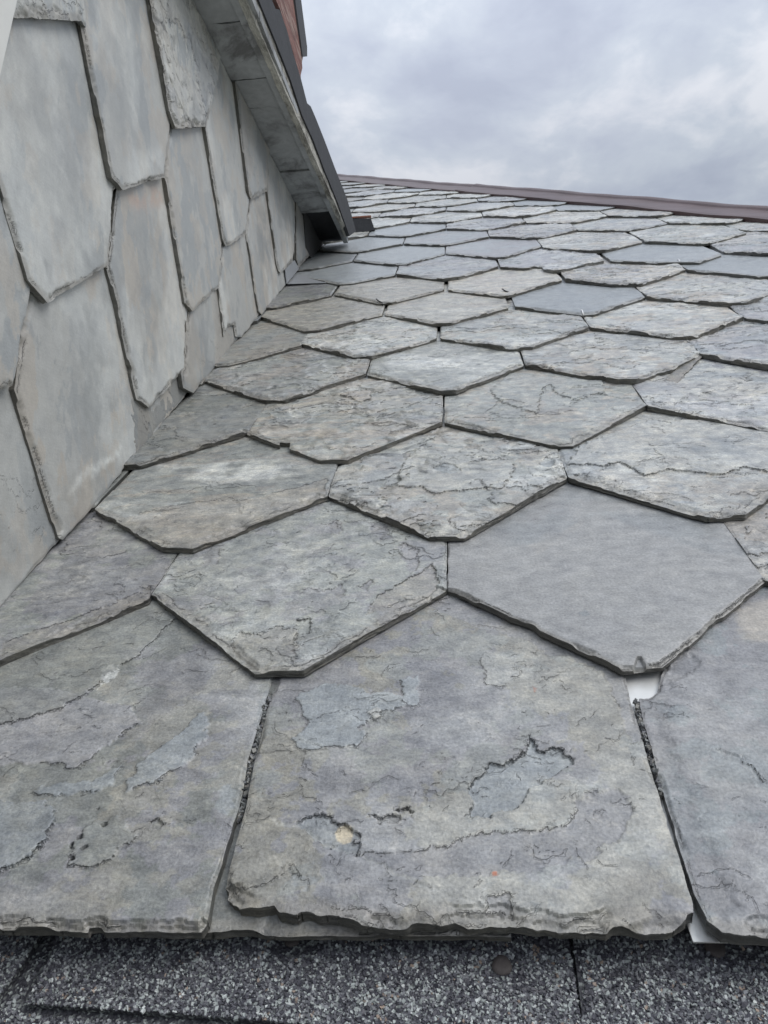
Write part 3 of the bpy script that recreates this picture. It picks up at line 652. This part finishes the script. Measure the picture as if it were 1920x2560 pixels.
RND = [grnf, tanf, purpf, dict(flake=.5, pal=(LIGHT * .86, TAN * 1.05, GREEN * 1.1), bloom=.35), dict(flake=.6, pal=(BLUE * 1.05, LIGHT * .85, PURPLE * 1.08), bloom=.25), smooth, dict(tanf, gain=1.06), dict(grnf, gain=1.05)]
def res_of(k): return .0011 if k <= 0 else .0015 if k == 1 else .0019 if k == 2 else .0024 if k <= 4 else .0034 if k <= 6 else .005 if k <= 9 else .008
for i, (k, u, p2) in enumerate(cand):
    P, c = edge_count(p2, k, u)
    st = dict(STY.get((k, u), RND[(k * 5 + u * 3 + (k * u) % 7) % len(RND)]))
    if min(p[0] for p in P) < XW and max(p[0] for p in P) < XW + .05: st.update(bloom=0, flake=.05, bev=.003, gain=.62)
    elif min(p[0] for p in P) < XW: st['bloom'] = .05
    st['feats'] = FE.get((k, u), ()); seed = 400 + k * 23 + u
    j = np.random.default_rng(seed); base = roof_top(k); dz = j.uniform(-.0004, .0007); tl = j.uniform(-.003, .003); cx = AX(u + 1)
    st.setdefault('gain', 1.0); st['gain'] *= j.uniform(.95, 1.06)
    st.setdefault('bev', .010); r = res_of(k)
    vis_x = .30 * max(RS(k), 0) + .34
    if AX(u) > vis_x: r = max(r, .004)
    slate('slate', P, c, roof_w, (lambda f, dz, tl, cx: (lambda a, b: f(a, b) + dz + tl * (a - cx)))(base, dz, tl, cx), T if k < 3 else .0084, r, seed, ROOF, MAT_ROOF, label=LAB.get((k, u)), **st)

# deck under the slates
def slab(poly, n0, n1, Wf):
    a = np.array(poly); n = len(a)
    V = np.concatenate([Wf(a[:, 0], a[:, 1], np.full(n, n0)), Wf(a[:, 0], a[:, 1], np.full(n, n1))])
    ar = np.sum(a[:, 0] * np.roll(a[:, 1], -1) - np.roll(a[:, 0], -1) * a[:, 1])
    top_ = list(range(n, 2 * n)); bot = list(range(n))[::-1]; S = [(i, (i + 1) % n, n + (i + 1) % n, n + i) for i in range(n)]
    F = [tuple(top_), tuple(bot)] + S
    if ar < 0: F = [f[::-1] for f in F]
    return V, F
hb = clip_half([(-2.2, -.30), (2.4, -.30), (2.4, 7), (-2.2, 7)], HIP0 - HN * .11, HN)
V, F = slab(hb, -.05, -.0235, roof_w); polymesh('roof_deck', V, F, MAT_DECK, ROOF)

# hip flashing: extruded profile, two lapped lengths
def hip_piece(t0, t1, lift, name='hip_flashing'):
    prof = [(.045, -.012), (.047, .0045), (.030, .0070), (-.02, .0080), (-.060, .0092), (-.072, .0112), (-.080, .0170), (-.090, .0200), (-.102, .0205), (-.115, .0180), (-.13, .006), (-.20, -.06), (-.20, -.075), (-.12, -.01), (-.06, .002), (.040, -.012)]
    n = 60; V = []; F = []; m_ = len(prof)
    for i in range(n + 1):
        t_ = t0 + (t1 - t0) * i / n
        for q, h in prof:
            p = HIP0 + HD * t_ + HN * (q * .9); wv = .0015 * math.sin(t_ * 9) + .001 * math.sin(t_ * 23 + q * 40)
            V.append(tuple(roof_w(np.float64(p[0]), np.float64(p[1]), np.float64(h + lift + wv))))
    for i in range(n):
        for j in range(m_):
            a = i * m_ + j; b = i * m_ + (j + 1) % m_
            F.append((a, b, b + m_, a + m_))
    F += [tuple(range(m_)), tuple(range(n * m_, (n + 1) * m_))[::-1]]
    return polymesh(name, V, F, MAT_BROWN, ROOF, label='brown painted metal hip flashing, ' + ('far length' if lift < .001 else 'near length lapped over the other'))
sm = roof_px(1199, 471); ts = (sm - HIP0) @ HD
hip_piece(-1.6, ts + .08, 0.0); hip_piece(ts, 5.4, .004)
def decal(pts, n, name, mat, parent, **k):
    a = np.array([roof_px(x, y, n) for x, y in pts]); V, F = slab(a, n - .001, n, roof_w); return polymesh(name, V, F, mat, parent, **k)

# slate hooks
def wire(path, r, name, mat, parent, **k):
    V = []; F = []; m_ = 6; P = [Vector(p) for p in path]
    for i, p in enumerate(P):
        d = (P[min(i + 1, len(P) - 1)] - P[max(i - 1, 0)]).normalized(); a = d.cross(Vector((.3, .1, 1))).normalized(); b = d.cross(a)
        for j in range(m_): q = p + (a * math.cos(j * 2 * math.pi / m_) + b * math.sin(j * 2 * math.pi / m_)) * r; V.append(tuple(q))
    for i in range(len(P) - 1):
        for j in range(m_): F.append((i * m_ + j, i * m_ + (j + 1) % m_, (i + 1) * m_ + (j + 1) % m_, (i + 1) * m_ + j))
    F += [tuple(range(m_))[::-1], tuple(range((len(P) - 1) * m_, len(P) * m_))]
    return polymesh(name, V, F, mat, parent, True, **k)
for (x, y), mt_, lb in (((826, 655), MAT_HOOK, 'dark wire slate hook'), ((1100, 633), MAT_HOOK, 'dark wire slate hook'), ((1259, 678), MAT_HOOKW, 'bright wire slate hook'), ((1468, 566), MAT_HOOKW, 'bright wire slate hook')):
    p = rD(x, y, .003); ax, as_ = p
    dx = -.010 if mt_ is MAT_HOOK else 0
    pts = [(ax + dx * 1.6, as_ + .020, .010 if dx else .0065), (ax + dx, as_ + .010, .007), (ax, as_ - .002, .005), (ax, as_ - .006, .0), (ax, as_ - .003, -.006), (ax, as_ + .02, -.006)]
    wire([tuple(roof_w(*map(np.float64, q))) for q in pts], .0016, 'slate_hook', mt_, ROOF, label=lb)

# white metal slip sheet below the gap between two eave slates
slip = [rD(*p, -.0085) for p in [(1330, 1430), (1440, 1430), (1450, 1560), (1500, 1750), (1640, 2032), (1428, 2033), (1500, 1990), (1400, 1600)]]
V, F = slab([(.112, -.08), (.20, -.08), (.19, -.2), (.178, -.30), (.186, -.3535), (.142, -.3540), (.139, -.30), (.112, -.2)], -.0105, -.0092, roof_w)
polymesh('slip_flashing', V, F, MAT_METAL, ROOF, label='pale metal slip sheet showing between two eave slates')

# broken wedge of slate lying loose
wedge = trace([(1437, 807), (1452, 815), (1467, 817), (1521, 760), (1500, 763)], 3)
sh = slate('slate_shard', wedge, 4, roof_w, lambda a, b: -.0030 + 0 * a, .0030, .0018, 909, None, MAT_ROOF, flake=.4, pal=(TAN * .62, OLIVE * .6, TAN * .6), bloom=.0, bev=.003)
sh['label'] = 'small broken wedge of slate tucked under a chipped slate corner at the right'; sh['category'] = 'slate shard'

# crumbs of slate in the two open joints
def chips(cent, size, nrm_jit, colors, seed, flat=.5):
    r = np.random.default_rng(seed); n = len(cent)
    cube = np.array([(-1, -1, -1), (1, -1, -1), (1, 1, -1), (-1, 1, -1), (-1, -1, 1), (1, -1, 1), (1, 1, 1), (-1, 1, 1)], float)
    v = cube[None] + r.uniform(-.42, .42, (n, 8, 3)); s = size[:, None, None] * np.array([1.0, .75, flat]) * r.uniform(.7, 1.3, (n, 1, 3)); v = v * s * .5
    a = r.uniform(0, 2 * math.pi, n); ti = r.normal(0, nrm_jit, (n, 2))
    ca, sa = np.cos(a)[:, None], np.sin(a)[:, None]
    x, y, z = v[..., 0], v[..., 1], v[..., 2]; z = z + x * ti[:, :1] + y * ti[:, 1:]
    x, y = x * ca - y * sa, x * sa + y * ca
    X = cent[:, 0, None] + x; Y = cent[:, 1, None] + y; Z = cent[:, 2, None] + z
    V = roof_w(X.ravel(), Y.ravel(), Z.ravel())
    f = np.array([(0, 3, 2, 1), (4, 5, 6, 7), (0, 1, 5, 4), (1, 2, 6, 5), (2, 3, 7, 6), (3, 0, 4, 7)])
    F = (f[None] + np.arange(n)[:, None, None] * 8).reshape(-1, 4)
    return V, F, np.repeat(colors, 8, 0)
MAT_CHIP, ct, cP = newmat('stone_chips'); cc_ = attr(ct, 'col').outputs['Color']; ct.links.new(cc_, cP.inputs['Base Color']); cP.inputs['Roughness'].default_value = .5
def crumb_line(pts, n, wd, seed, name, label):
    r = np.random.default_rng(seed); P = np.array([rD(*p, -.004) for p in pts]); seg = r.integers(0, len(P) - 1, n); tt = r.uniform(0, 1, n)[:, None]
    c = P[seg] * (1 - tt) + P[seg + 1] * tt; c = c + r.normal(0, wd, c.shape) * np.array([1, .3])
    cent = np.c_[c, r.uniform(-.007, -.0022, n)]; pal = np.array([GREEN * .8, OLIVE * .9, PURPLE * .7, DARK, LIGHT, TAN]); col = pal[r.choice(6, n, p=[.28, .2, .2, .16, .08, .08])] * r.uniform(.7, 1.15, (n, 1))
    V, F, C = chips(cent, r.uniform(.0008, .0030, n), .5, col, seed, .6)
    o = mesh_np(name, V, F, MAT_CHIP, None, False, attrs=dict(col=C), kind='stuff'); o['label'] = label; o['category'] = 'rubble'; return o
crumb_line([(584, 1500), (565, 1561), (543, 1640), (524, 1745), (514, 1775)], 330, .0007, 5, 'slate_crumbs', 'crumbs of slate packed in the joint left of the spotted eave slate')
crumb_line([(1371, 1512), (1385, 1563), (1403, 1625), (1415, 1667), (1430, 1715)], 320, .0007, 6, 'slate_crumbs', 'crumbs of slate packed in the joint right of the spotted eave slate')

# ================================================================ asphalt shingle strip
SHN = -.030
SHING = empty('shingle_roofing', tuple(roof_w(np.float64(-.1), np.float64(-.42), np.float64(-.04))), 'strip of speckled grey granule shingles below the slate eave', 'shingles')
MAT_SH, st_, sP = newmat('bitumen'); g_ = N(st_, 'ShaderNodeNewGeometry').outputs['Position']
vv = N(st_, 'ShaderNodeTexVoronoi'); vv.inputs['Scale'].default_value = 620; st_.links.new(g_, vv.inputs['Vector'])
st_.links.new(ramp(st_, N(st_, 'ShaderNodeSeparateColor').outputs[0], [(0, .03), (1, .1)]), sP.inputs['Base Color'])
sv = st_.nodes.new('ShaderNodeSeparateColor'); st_.links.new(vv.outputs['Color'], sv.inputs[0])
st_.links.new(ramp(st_, sv.outputs[0], [(0, (.035, .036, .045)), (.55, (.06, .06, .07)), (.8, (.14, .15, .15)), (1, (.35, .38, .36))]), sP.inputs['Base Color'])
st_.links.new(bump(st_, vv.outputs['Distance'], .001, 1), sP.inputs['Normal']); sP.inputs['Roughness'].default_value = .75
PADS = [((640, 2050), 50, 26), ((560, 2015), 90, 12), ((1088, 2088), 40, 24), ((1560, 2055), 75, 26), ((1235, 2040), 22, 26), ((1250, 2120), 8, 90), ((1650, 2030), 50, 30), ((1350, 2010), 300, 8)]
def shingle(polyD, n, seed, label, bald=()):
    a = np.array([rD(*p, n) for p in polyD]); V, F = slab(a, n - .0055, n, roof_w)
    r = np.random.default_rng(seed); lo, hi = a.min(0), a.max(0)
    lo = np.maximum(lo, (-.36, -.475)); hi = np.minimum(hi, (.30, -.325))
    st = .00112; gx, gy = np.meshgrid(np.arange(lo[0], hi[0], st), np.arange(lo[1], hi[1], st)); c = np.stack([gx.ravel(), gy.ravel()], -1) + r.uniform(-.6, .6, (gx.size, 2)) * st
    c = c[sd_poly(c, a)[0] > -.0004]
    keep = r.uniform(0, 1, len(c)) < .93
    pad = np.zeros(len(c))
    for (px_, py_), rx, ry in PADS:
        pc = rD(px_, py_, n); ex = abs(rD(px_ + rx, py_, n)[0] - pc[0]); ey = abs(rD(px_, py_ + ry, n)[1] - pc[1])
        q = np.hypot((c[:, 0] - pc[0]) / ex, (c[:, 1] - pc[1]) / ey) + (fbm(c[:, 0] * 160, c[:, 1] * 160, 5, 4) - .5) * 1.1
        pad = np.maximum(pad, np.clip(1.25 - q, 0, 1))
    keep &= r.uniform(0, 1, len(c)) > pad * 1.6
    for ln_ in bald:
        lp = np.array([rD(*p, n) for p in ln_]); D = np.full(len(c), 9.0)
        for a_, b_ in zip(lp[:-1], lp[1:]):
            rr = c - a_; e = b_ - a_; tt = np.clip(rr @ e / (e @ e), 0, 1); D = np.minimum(D, np.hypot(*(rr - tt[:, None] * e).T))
        keep &= D > .0052 + r.uniform(-.0015, .002, len(c))
    c = c[keep]; m_ = len(c)
    pal = np.array([(.068, .068, .082), (.10, .10, .116), (.15, .155, .17), (.26, .27, .28), (.40, .435, .42), (.54, .57, .555), (.34, .27, .22)])
    cl_ = fbm(c[:, 0] * 90, c[:, 1] * 90, seed + 4, 3)
    ch = r.uniform(0, 1, m_) + (cl_ - .5) * .28; idx = np.digitize(ch, [.25, .47, .63, .76, .91, .998])
    col = pal[np.clip(idx, 0, 6)] * r.uniform(.75, 1.2, (m_, 1))
    sz = r.uniform(.0010, .0020, m_) ; cent = np.c_[c, np.full(m_, n) + r.uniform(-.0001, .0005, m_)]
    V2, F2, C2 = chips(cent, sz, .3, col, seed, .7)
    n0 = len(V); fl = [np.array([f]) for f in F]
    C1 = np.tile(np.array((.05, .05, .056)), (n0, 1))
    o = mesh_np('shingle', np.concatenate([V, V2]), fl + [F2 + n0], MAT_SH, SHING, False, attrs=dict(col=np.concatenate([C1, C2])), label=label)
    o.data.materials.append(MAT_CHIP); mi = np.zeros(len(o.data.polygons), np.int32); mi[-len(F2):] = 1; o.data.polygons.foreach_set('material_index', mi)
    return o
shingle([(-900, 1900), (2700, 1900), (3000, 2900), (-1500, 2900)], SHN - .0060, 31, 'lowest layer of granule shingle', bald=[[(1262, 2240), (700, 2221), (380, 2196), (58, 2174)], [(150, 1935), (110, 2070), (62, 2160)], [(118, 2000), (78, 2060), (34, 2130), (-20, 2190)]])
shingle([(148, 1935), (1215, 1935), (1258, 2232), (700, 2213), (380, 2188), (58, 2166), (108, 2075)], SHN, 32, 'granule shingle tab left of the seam')
shingle([(1226, 1935), (2600, 1935), (2700, 2300), (1262, 2232)], SHN, 33, 'granule shingle tab right of the seam')
shingle([(-900, 1935), (118, 1935), (84, 2022), (36, 2098), (-16, 2166), (-260, 2420), (-900, 2420)], SHN, 34, 'granule shingle tab at the far left')
def disc(cx, cy, r, n, name, mat, parent, h=.0012, **k):
    p = rD(cx, cy, n); m_ = 22; V = []; F = []
    for rr, hh in ((1, 0), (.92, h), (.45, h * 1.15)):
        for j in range(m_):
            a = 2 * math.pi * j / m_; q = r * rr * (1 + .05 * math.sin(3 * a + cx)); V.append(tuple(roof_w(np.float64(p[0] + math.cos(a) * q), np.float64(p[1] + math.sin(a) * q), np.float64(n + hh))))
    for l in range(2):
        for j in range(m_): F.append((l * m_ + j, l * m_ + (j + 1) % m_, (l + 1) * m_ + (j + 1) % m_, (l + 1) * m_ + j))
    F.append(tuple(range(2 * m_, 3 * m_))); return polymesh(name, V, F, mat, parent, True, **k)
MAT_RUSTN = plain('rusty_nail', (.085, .074, .07), .7, n_scale=60, bmp=.0004)
disc(631, 2031, .0046, SHN + .0004, 'nail_head', MAT_RUSTN, SHING, label='brown nail head nearest the open left joint')
disc(1084, 2086, .0060, SHN + .0001, 'sealant_dab', MAT_RUSTN, SHING, .0014, label='dull brown dab of sealant')
disc(1545, 2048, .0060, SHN + .0001, 'sealant_dab', MAT_RUSTN, SHING, .0012)

# ================================================================ dormer
DORM = empty('dormer', (XW, .6, .36), 'slate hung dormer cheek with peeling painted eave and red weathered roof', 'dormer')
WT = .0088; WTILT = .042
def wtrace(pts, zt):
    out = []
    for x, y in pts:
        X = XW + .004
        for _ in range(3): p = wall_px(x * SD, y * SD, X); X = XW + .004 + WTILT * (zt - p[1])
        out.append(p)
    return out
# name: (tip height, dressed outline anticlockwise from upper left joint, rest, style)
NEU = np.array((.318, .326, .320)); WARM = np.array((.340, .326, .300)); COOL = np.array((.272, .288, .294))
g1 = dict(flake=.02, pal=(NEU * 1.04, COOL, WARM), bloom=.42, streak=(.8, .4), bev=.009)
g2 = dict(flake=.025, pal=(NEU, WARM * .97, COOL * .95), bloom=.42, streak=(.8, .4), bev=.009)
g3 = dict(flake=.9, pal=(LIGHT * .92, LIGHT * .84, BLUE), bloom=.3, streak=(2.2, .5), bev=.013, step=.0013)
g4 = dict(flake=.08, pal=(COOL * .84, NEU * .85, WARM * .85), bloom=.22, streak=(.6, .3), bev=.013)
WS = {
 'Q': (-.12, [(-40, 800), (60, 760), (140, 1190), (-60, 1400)], 1, [(-400, 1300), (-400, 700)], g4, 'lowest cheek slate with purple tinge at the left'),
 'O': (.05, [(270, 870), (292, 990)], 1, [(330, 985), (480, 800), (470, 740), (380, 760)], dict(g4, flake=.4, gain=.72), 'dark infill piece of slate near the valley'),
 'B': (.220, [(-150, 900), (-60, 880), (0, 848), (30, 834)], 3, [(66, 630), (80, 420), (60, 250), (-150, 200)], g1, 'cheek slate cut off by the left edge'),
 'D': (.067, [(66, 560), (62, 640), (32, 842), (40, 862), (130, 1163)], 4, [(160, 1180), (400, 960), (400, 860), (330, 560)], g2, 'broad cheek slate with chalky sweep resting on the roof'),
 'A': (.345, [(-50, 230), (0, 395), (62, 605), (105, 655), (235, 572), (250, 410)], 5, [(262, 300), (240, -20), (-60, -20)], g1, 'large pale cheek slate at the left'),
 'E': (.270, [(270, 330), (252, 414), (236, 578), (300, 862), (325, 882), (401, 800), (404, 700)], 6, [(420, 560), (400, 330)], g2, 'cheek slate with a rusty tinge at its head'),
 'M': (.331, [(420, 580), (407, 680), (401, 790), (392, 806), (397, 838)], 4, [(420, 850), (520, 740), (520, 600)], g4, 'narrow cheek slate above the infill pieces'),
 'N': (.488, [(486, 480), (481, 535), (473, 618), (487, 727), (490, 722), (496, 706), (508, 701), (512, 727)], 7, [(530, 730), (600, 660), (600, 480)], g2, 'cheek slate with a small broken notch at its foot'),
 'C': (.579, [(150, -160), (178, 45), (243, 383), (265, 411), (357, 383), (371, 265)], 5, [(380, 180), (330, -200), (160, -200)], g1, 'tall blue grey cheek slate at the top'),
 'T': (.654, [(18, 34), (35, 38), (100, 40), (178, 46)], 3, [(190, 60), (178, -60), (150, -200), (-60, -200)], dict(g3, flake=.5), 'upper left cheek slate with flaked lower edge'),
 'F': (.484, [(378, 200), (368, 262), (357, 375), (404, 654), (417, 673), (473, 621), (482, 521)], 6, [(500, 420), (470, 200)], g1, 'pale cheek slate in the middle of the wall'),
 'G': (.797, [(290, -200), (325, 0), (370, 246), (383, 278), (445, 273), (456, 230)], 5, [(480, 120), (460, -200)], g3, 'heavily flaking cheek slate under the soffit'),
 'H': (.692, [(448, 190), (445, 278), (485, 516), (492, 533), (533, 505), (541, 421)], 5, [(570, 330), (560, 80), (440, 60)], g1, 'slim pale cheek slate below the flaking one'),
 'J': (.625, [(545, 380), (541, 430), (534, 506), (559, 672)], 3, [(575, 690), (660, 600), (640, 380)], g2, 'cheek slate standing on the valley line'),
 'I': (.893, [(498, 80), (512, 200), (538, 412), (546, 430), (580, 413), (584, 325)], 5, [(600, 280), (590, 100)], g4, 'small shaded cheek slate below the soffit boards'),
 'K': (.802, [(572, 330), (579, 418), (600, 570), (606, 592), (636, 560), (640, 430)], 5, [(660, 380), (640, 260)], g2, 'small cheek slate above the bent metal flashing'),
 'L': (.915, [(640, 380), (641, 560), (646, 577), (676, 545)], 3, [(760, 500), (800, 400), (700, 330)], dict(g4, gain=.8), 'last dark cheek slate at the head of the valley'),  # lowered gain puts the shade under the eave into its colour
}
WF = {
 'D': [dict(p=[(146, 1068), (165, 1035), (190, 1010), (235, 985), (262, 965), (258, 985), (215, 1015), (180, 1040), (160, 1065)], c=WHITE * 1.05, k=.75, soft=.006),
       dict(p=[(160, 760), (210, 730), (240, 780), (235, 900), (200, 930), (170, 880)], c=COOL * .78, k=.6, soft=.03), dict(p=[(100, 1060), (200, 1030), (240, 1010), (150, 1130)], c=WARM * .75, k=.6, soft=.02),
       dict(p=[(271, 1140), (283, 1150), (290, 1178), (282, 1180)], h=-.001, c=DARK * 1.5, k=.5)],
 'A': [dict(p=[(60, 120), (150, 110), (180, 300), (190, 480), (120, 520), (60, 380)], c=COOL * .88, k=.45, soft=.04), dict(p=[(88, 575), (98, 560), (104, 590), (96, 602)], c=COOL * .6, k=.45, soft=.004), dict(p=[(70, 570), (130, 560), (120, 620), (95, 630)], c=COOL * .7, k=.4, soft=.015)],
 'C': [dict(p=[(215, 60), (260, 50), (300, 250), (310, 340), (250, 330)], c=COOL * .85, k=.5, soft=.04), dict(p=[(290, 340), (350, 320), (350, 375), (280, 395)], c=WHITE, k=.5, soft=.02)],
 'E': [dict(p=[(275, 420), (350, 400), (352, 440), (290, 455)], c=np.array((.42, .30, .24)), k=.55, soft=.015), dict(p=[(290, 480), (340, 470), (360, 640), (350, 760), (310, 700)], c=COOL * .85, k=.5, soft=.03)],
 'F': [dict(p=[(390, 300), (430, 310), (450, 480), (420, 560)], c=COOL * .92, k=.4, soft=.03)], 'J': [dict(p=[(550, 450), (575, 450), (590, 560), (565, 600)], c=COOL * .68, k=.7, soft=.02)],
 'K': [dict(p=[(595, 440), (620, 440), (622, 530), (608, 540)], c=COOL * .75, k=.6, soft=.02)],
}
for i, (nm, (zt, low, nl, rest, sty, lab)) in enumerate(WS.items()):
    P = wtrace(low + rest, zt); P = clip_half([np.array(p) for p in P], np.array((0, -.001)), np.array((-SP, CP)))
    P = clip_half(P, np.array((0, 1.128)), np.array((0, -1.)))
    n_ = min(nl, len(P) - 1); sty = dict(sty, feats=[dict(f_, p=wtrace(f_['p'], zt)) for f_ in WF.get(nm, ())])
    slate('slate', P, n_, wall_w, (lambda z0: (lambda a, b: .004 + WTILT * (z0 - b)))(zt), WT, .0019 if P[0][0] < .6 else .0028, 700 + i * 7, DORM, MAT_WALL, rag=.0012, label=lab, **sty)
# backing boards of the cheek
V, F = slab([(-.9, -.55), (1.98, 1.125), (1.98, 1.13), (-.9, 1.13)], -.12, -.020, wall_w); polymesh('cheek_board', V, F, MAT_DECK, DORM)

# soffit boards
ys = [-.6, .2] + [float(flat_px(x * SD, y * SD, 1.13)[1]) for x, y in ((470, 52), (515, 175), (555, 235), (610, 372), (632, 415), (668, 462))]
print('soffit seams', ys)
for i in range(len(ys) - 1):
    r = np.random.default_rng(60 + i); dz = r.uniform(-.002, .003); g = .0025 if i < 5 else .0012
    rough_box('soffit_board', (XW - .02, ys[i] + g, 1.130 + dz), (-.352, ys[i + 1] - g, 1.148 + dz), (.004, .006, .02), (.0006, .0040, .0009), MAT_SOFFIT, DORM, 40 + i, shear=0.0)
rough_box('soffit_trim', (-.392, -.6, 1.1235), (-.376, 1.93, 1.150), (.004, .006, .006), (.0006, .001, .0010), MAT_SOFFIT, DORM, 71, shear=.0215)
rough_box('fascia', (-.376, -.6, 1.1200), (-.361, 1.86, 1.205), (.003, .003, .0025), (.0016, .0022, .0040), MAT_FASCIA, DORM, 72, shear=.0215, label='peeling pale painted fascia board')
rough_box('soffit_board', (XW - .02, ys[-1] + .01, 1.150), (-.372, 1.95, 1.162), (.004, .006, .01), (.0006, .003, .0012), MAT_DARK, DORM, 88)
V, F = box((XW - .3, -.6, 1.163), (-.362, 2.0, 1.185)); polymesh('roof_board', V, F, MAT_DARK, DORM)
V, F = box((XW - .02, ys[-1], 1.02), (XW + .0, 2.15, 1.16)); polymesh('cheek_board', V, F, MAT_DECK, DORM)
def prism_x(pts, Xf, thick, name, mat, parent, **k):
    """outline traced on the photo, standing on the surface X = Xf(z) and given real thickness away from the camera"""
    P = []
    for x, y in pts:
        X = -.36
        for _ in range(60): yz = wall_px(x, y, X); X = .6 * X + .4 * Xf(yz[1], yz[0])
        P.append((X, yz[0], yz[1]))
    n = len(P); V = P + [(p[0] - thick, p[1], p[2]) for p in P]
    F = [tuple(range(n)), tuple(range(n, 2 * n))[::-1]] + [(i, n + i, n + (i + 1) % n, (i + 1) % n) for i in range(n)]
    ar = sum(P[i][1] * P[(i + 1) % n][2] - P[(i + 1) % n][1] * P[i][2] for i in range(n))
    if ar < 0: F = [f[::-1] for f in F]
    return polymesh(name, V, F, mat, parent, **k)
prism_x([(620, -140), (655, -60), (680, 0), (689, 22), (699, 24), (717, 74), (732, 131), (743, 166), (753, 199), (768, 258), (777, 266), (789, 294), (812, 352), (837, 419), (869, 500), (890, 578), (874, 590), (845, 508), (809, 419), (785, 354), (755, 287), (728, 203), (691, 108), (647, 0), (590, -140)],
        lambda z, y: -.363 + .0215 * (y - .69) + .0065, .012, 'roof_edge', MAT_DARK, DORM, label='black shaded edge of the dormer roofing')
prism_x([(640, -140), (685, -10), (700, 22), (733, 131), (752, 196), (752, 187), (756, 170), (755, 155), (758, 141), (748, 60), (741, 0), (728, -140)],
        lambda z, y: -.356 - max(0, z - 1.2) * .10, .10, 'roof_boarding', MAT_RED, DORM, label='red weathered boarding of the dormer roof')
prism_x([(722, -140), (738, 0), (746, 60), (757, 141), (768, 141), (768, 118), (762, 70), (753, 0), (738, -140)],
        lambda z, y: -.354 - max(0, z - 1.2) * .09, .04, 'verge_strip', MAT_DARK, DORM, label='dark strip at the edge of the red boarding')

# raking white board at the top left
prism = []
V, F = slab([tuple(wall_px(x, y, XW + .035)) for x, y in ((43, 0), (0, 190), (-60, 470), (-260, 470), (-200, -300), (110, -300))], .012, .035, wall_w)
polymesh('corner_board', V, F, MAT_WHITE, DORM, label='white painted board at the top left corner')

# bent step flashing at the foot of the cheek
z6 = lambda x, y: (640 + x * .1929, 500 + y * .1929)
wa_ = [wall_px(*z6(*p), XW + .001) for p in ((378, 905), (500, 780), (560, 890), (398, 1085))]
ra_ = [roof_px(*z6(*p), -.001) for p in ((398, 1088), (910, 1072), (700, 960), (480, 970))]
V1, F1 = slab(wa_, -.0008, .001, wall_w); V2, F2 = slab(ra_, -.0022, -.0012, roof_w)
n1 = len(V1); polymesh('step_flashing', np.concatenate([V1, V2]), F1 + [tuple(i + n1 for i in f) for f in F2], MAT_LEAD, DORM, label='bent grey metal step flashing in the valley')
# upright saddle flashing where the eave dies into the roof
bb = [roof_px(*z6(*p)) for p in ((1230, 440), (1540, 385))]; Y0 = float(np.mean([b[1] for b in bb])) * CP
def on_y(x, y, Y): v = ray(x, y); k = (Y - CW[1]) / v[1]; return CW + k * v
q = [on_y(*z6(*p), Y0) for p in ((1180, 470), (1540, 385), (1490, 240), (1180, 240))]
V = [tuple(p) for p in q] + [(p[0], p[1] + .012, p[2]) for p in q]
saddle = polymesh('saddle_flashing', V, [(0, 1, 2, 3), (7, 6, 5, 4), (0, 4, 5, 1), (1, 5, 6, 2), (2, 6, 7, 3), (3, 7, 4, 0)], MAT_DARK, DORM, label='dark upright metal saddle behind the eave end')
MAT_COP = plain('copper_edge', (.30, .12, .07), .5, .3, n_scale=30)
V, F = box((q[3][0], Y0 - .002, q[3][2]), (q[2][0], Y0 + .014, q[3][2] + .005)); polymesh('saddle_rim', V, F, MAT_COP, saddle)
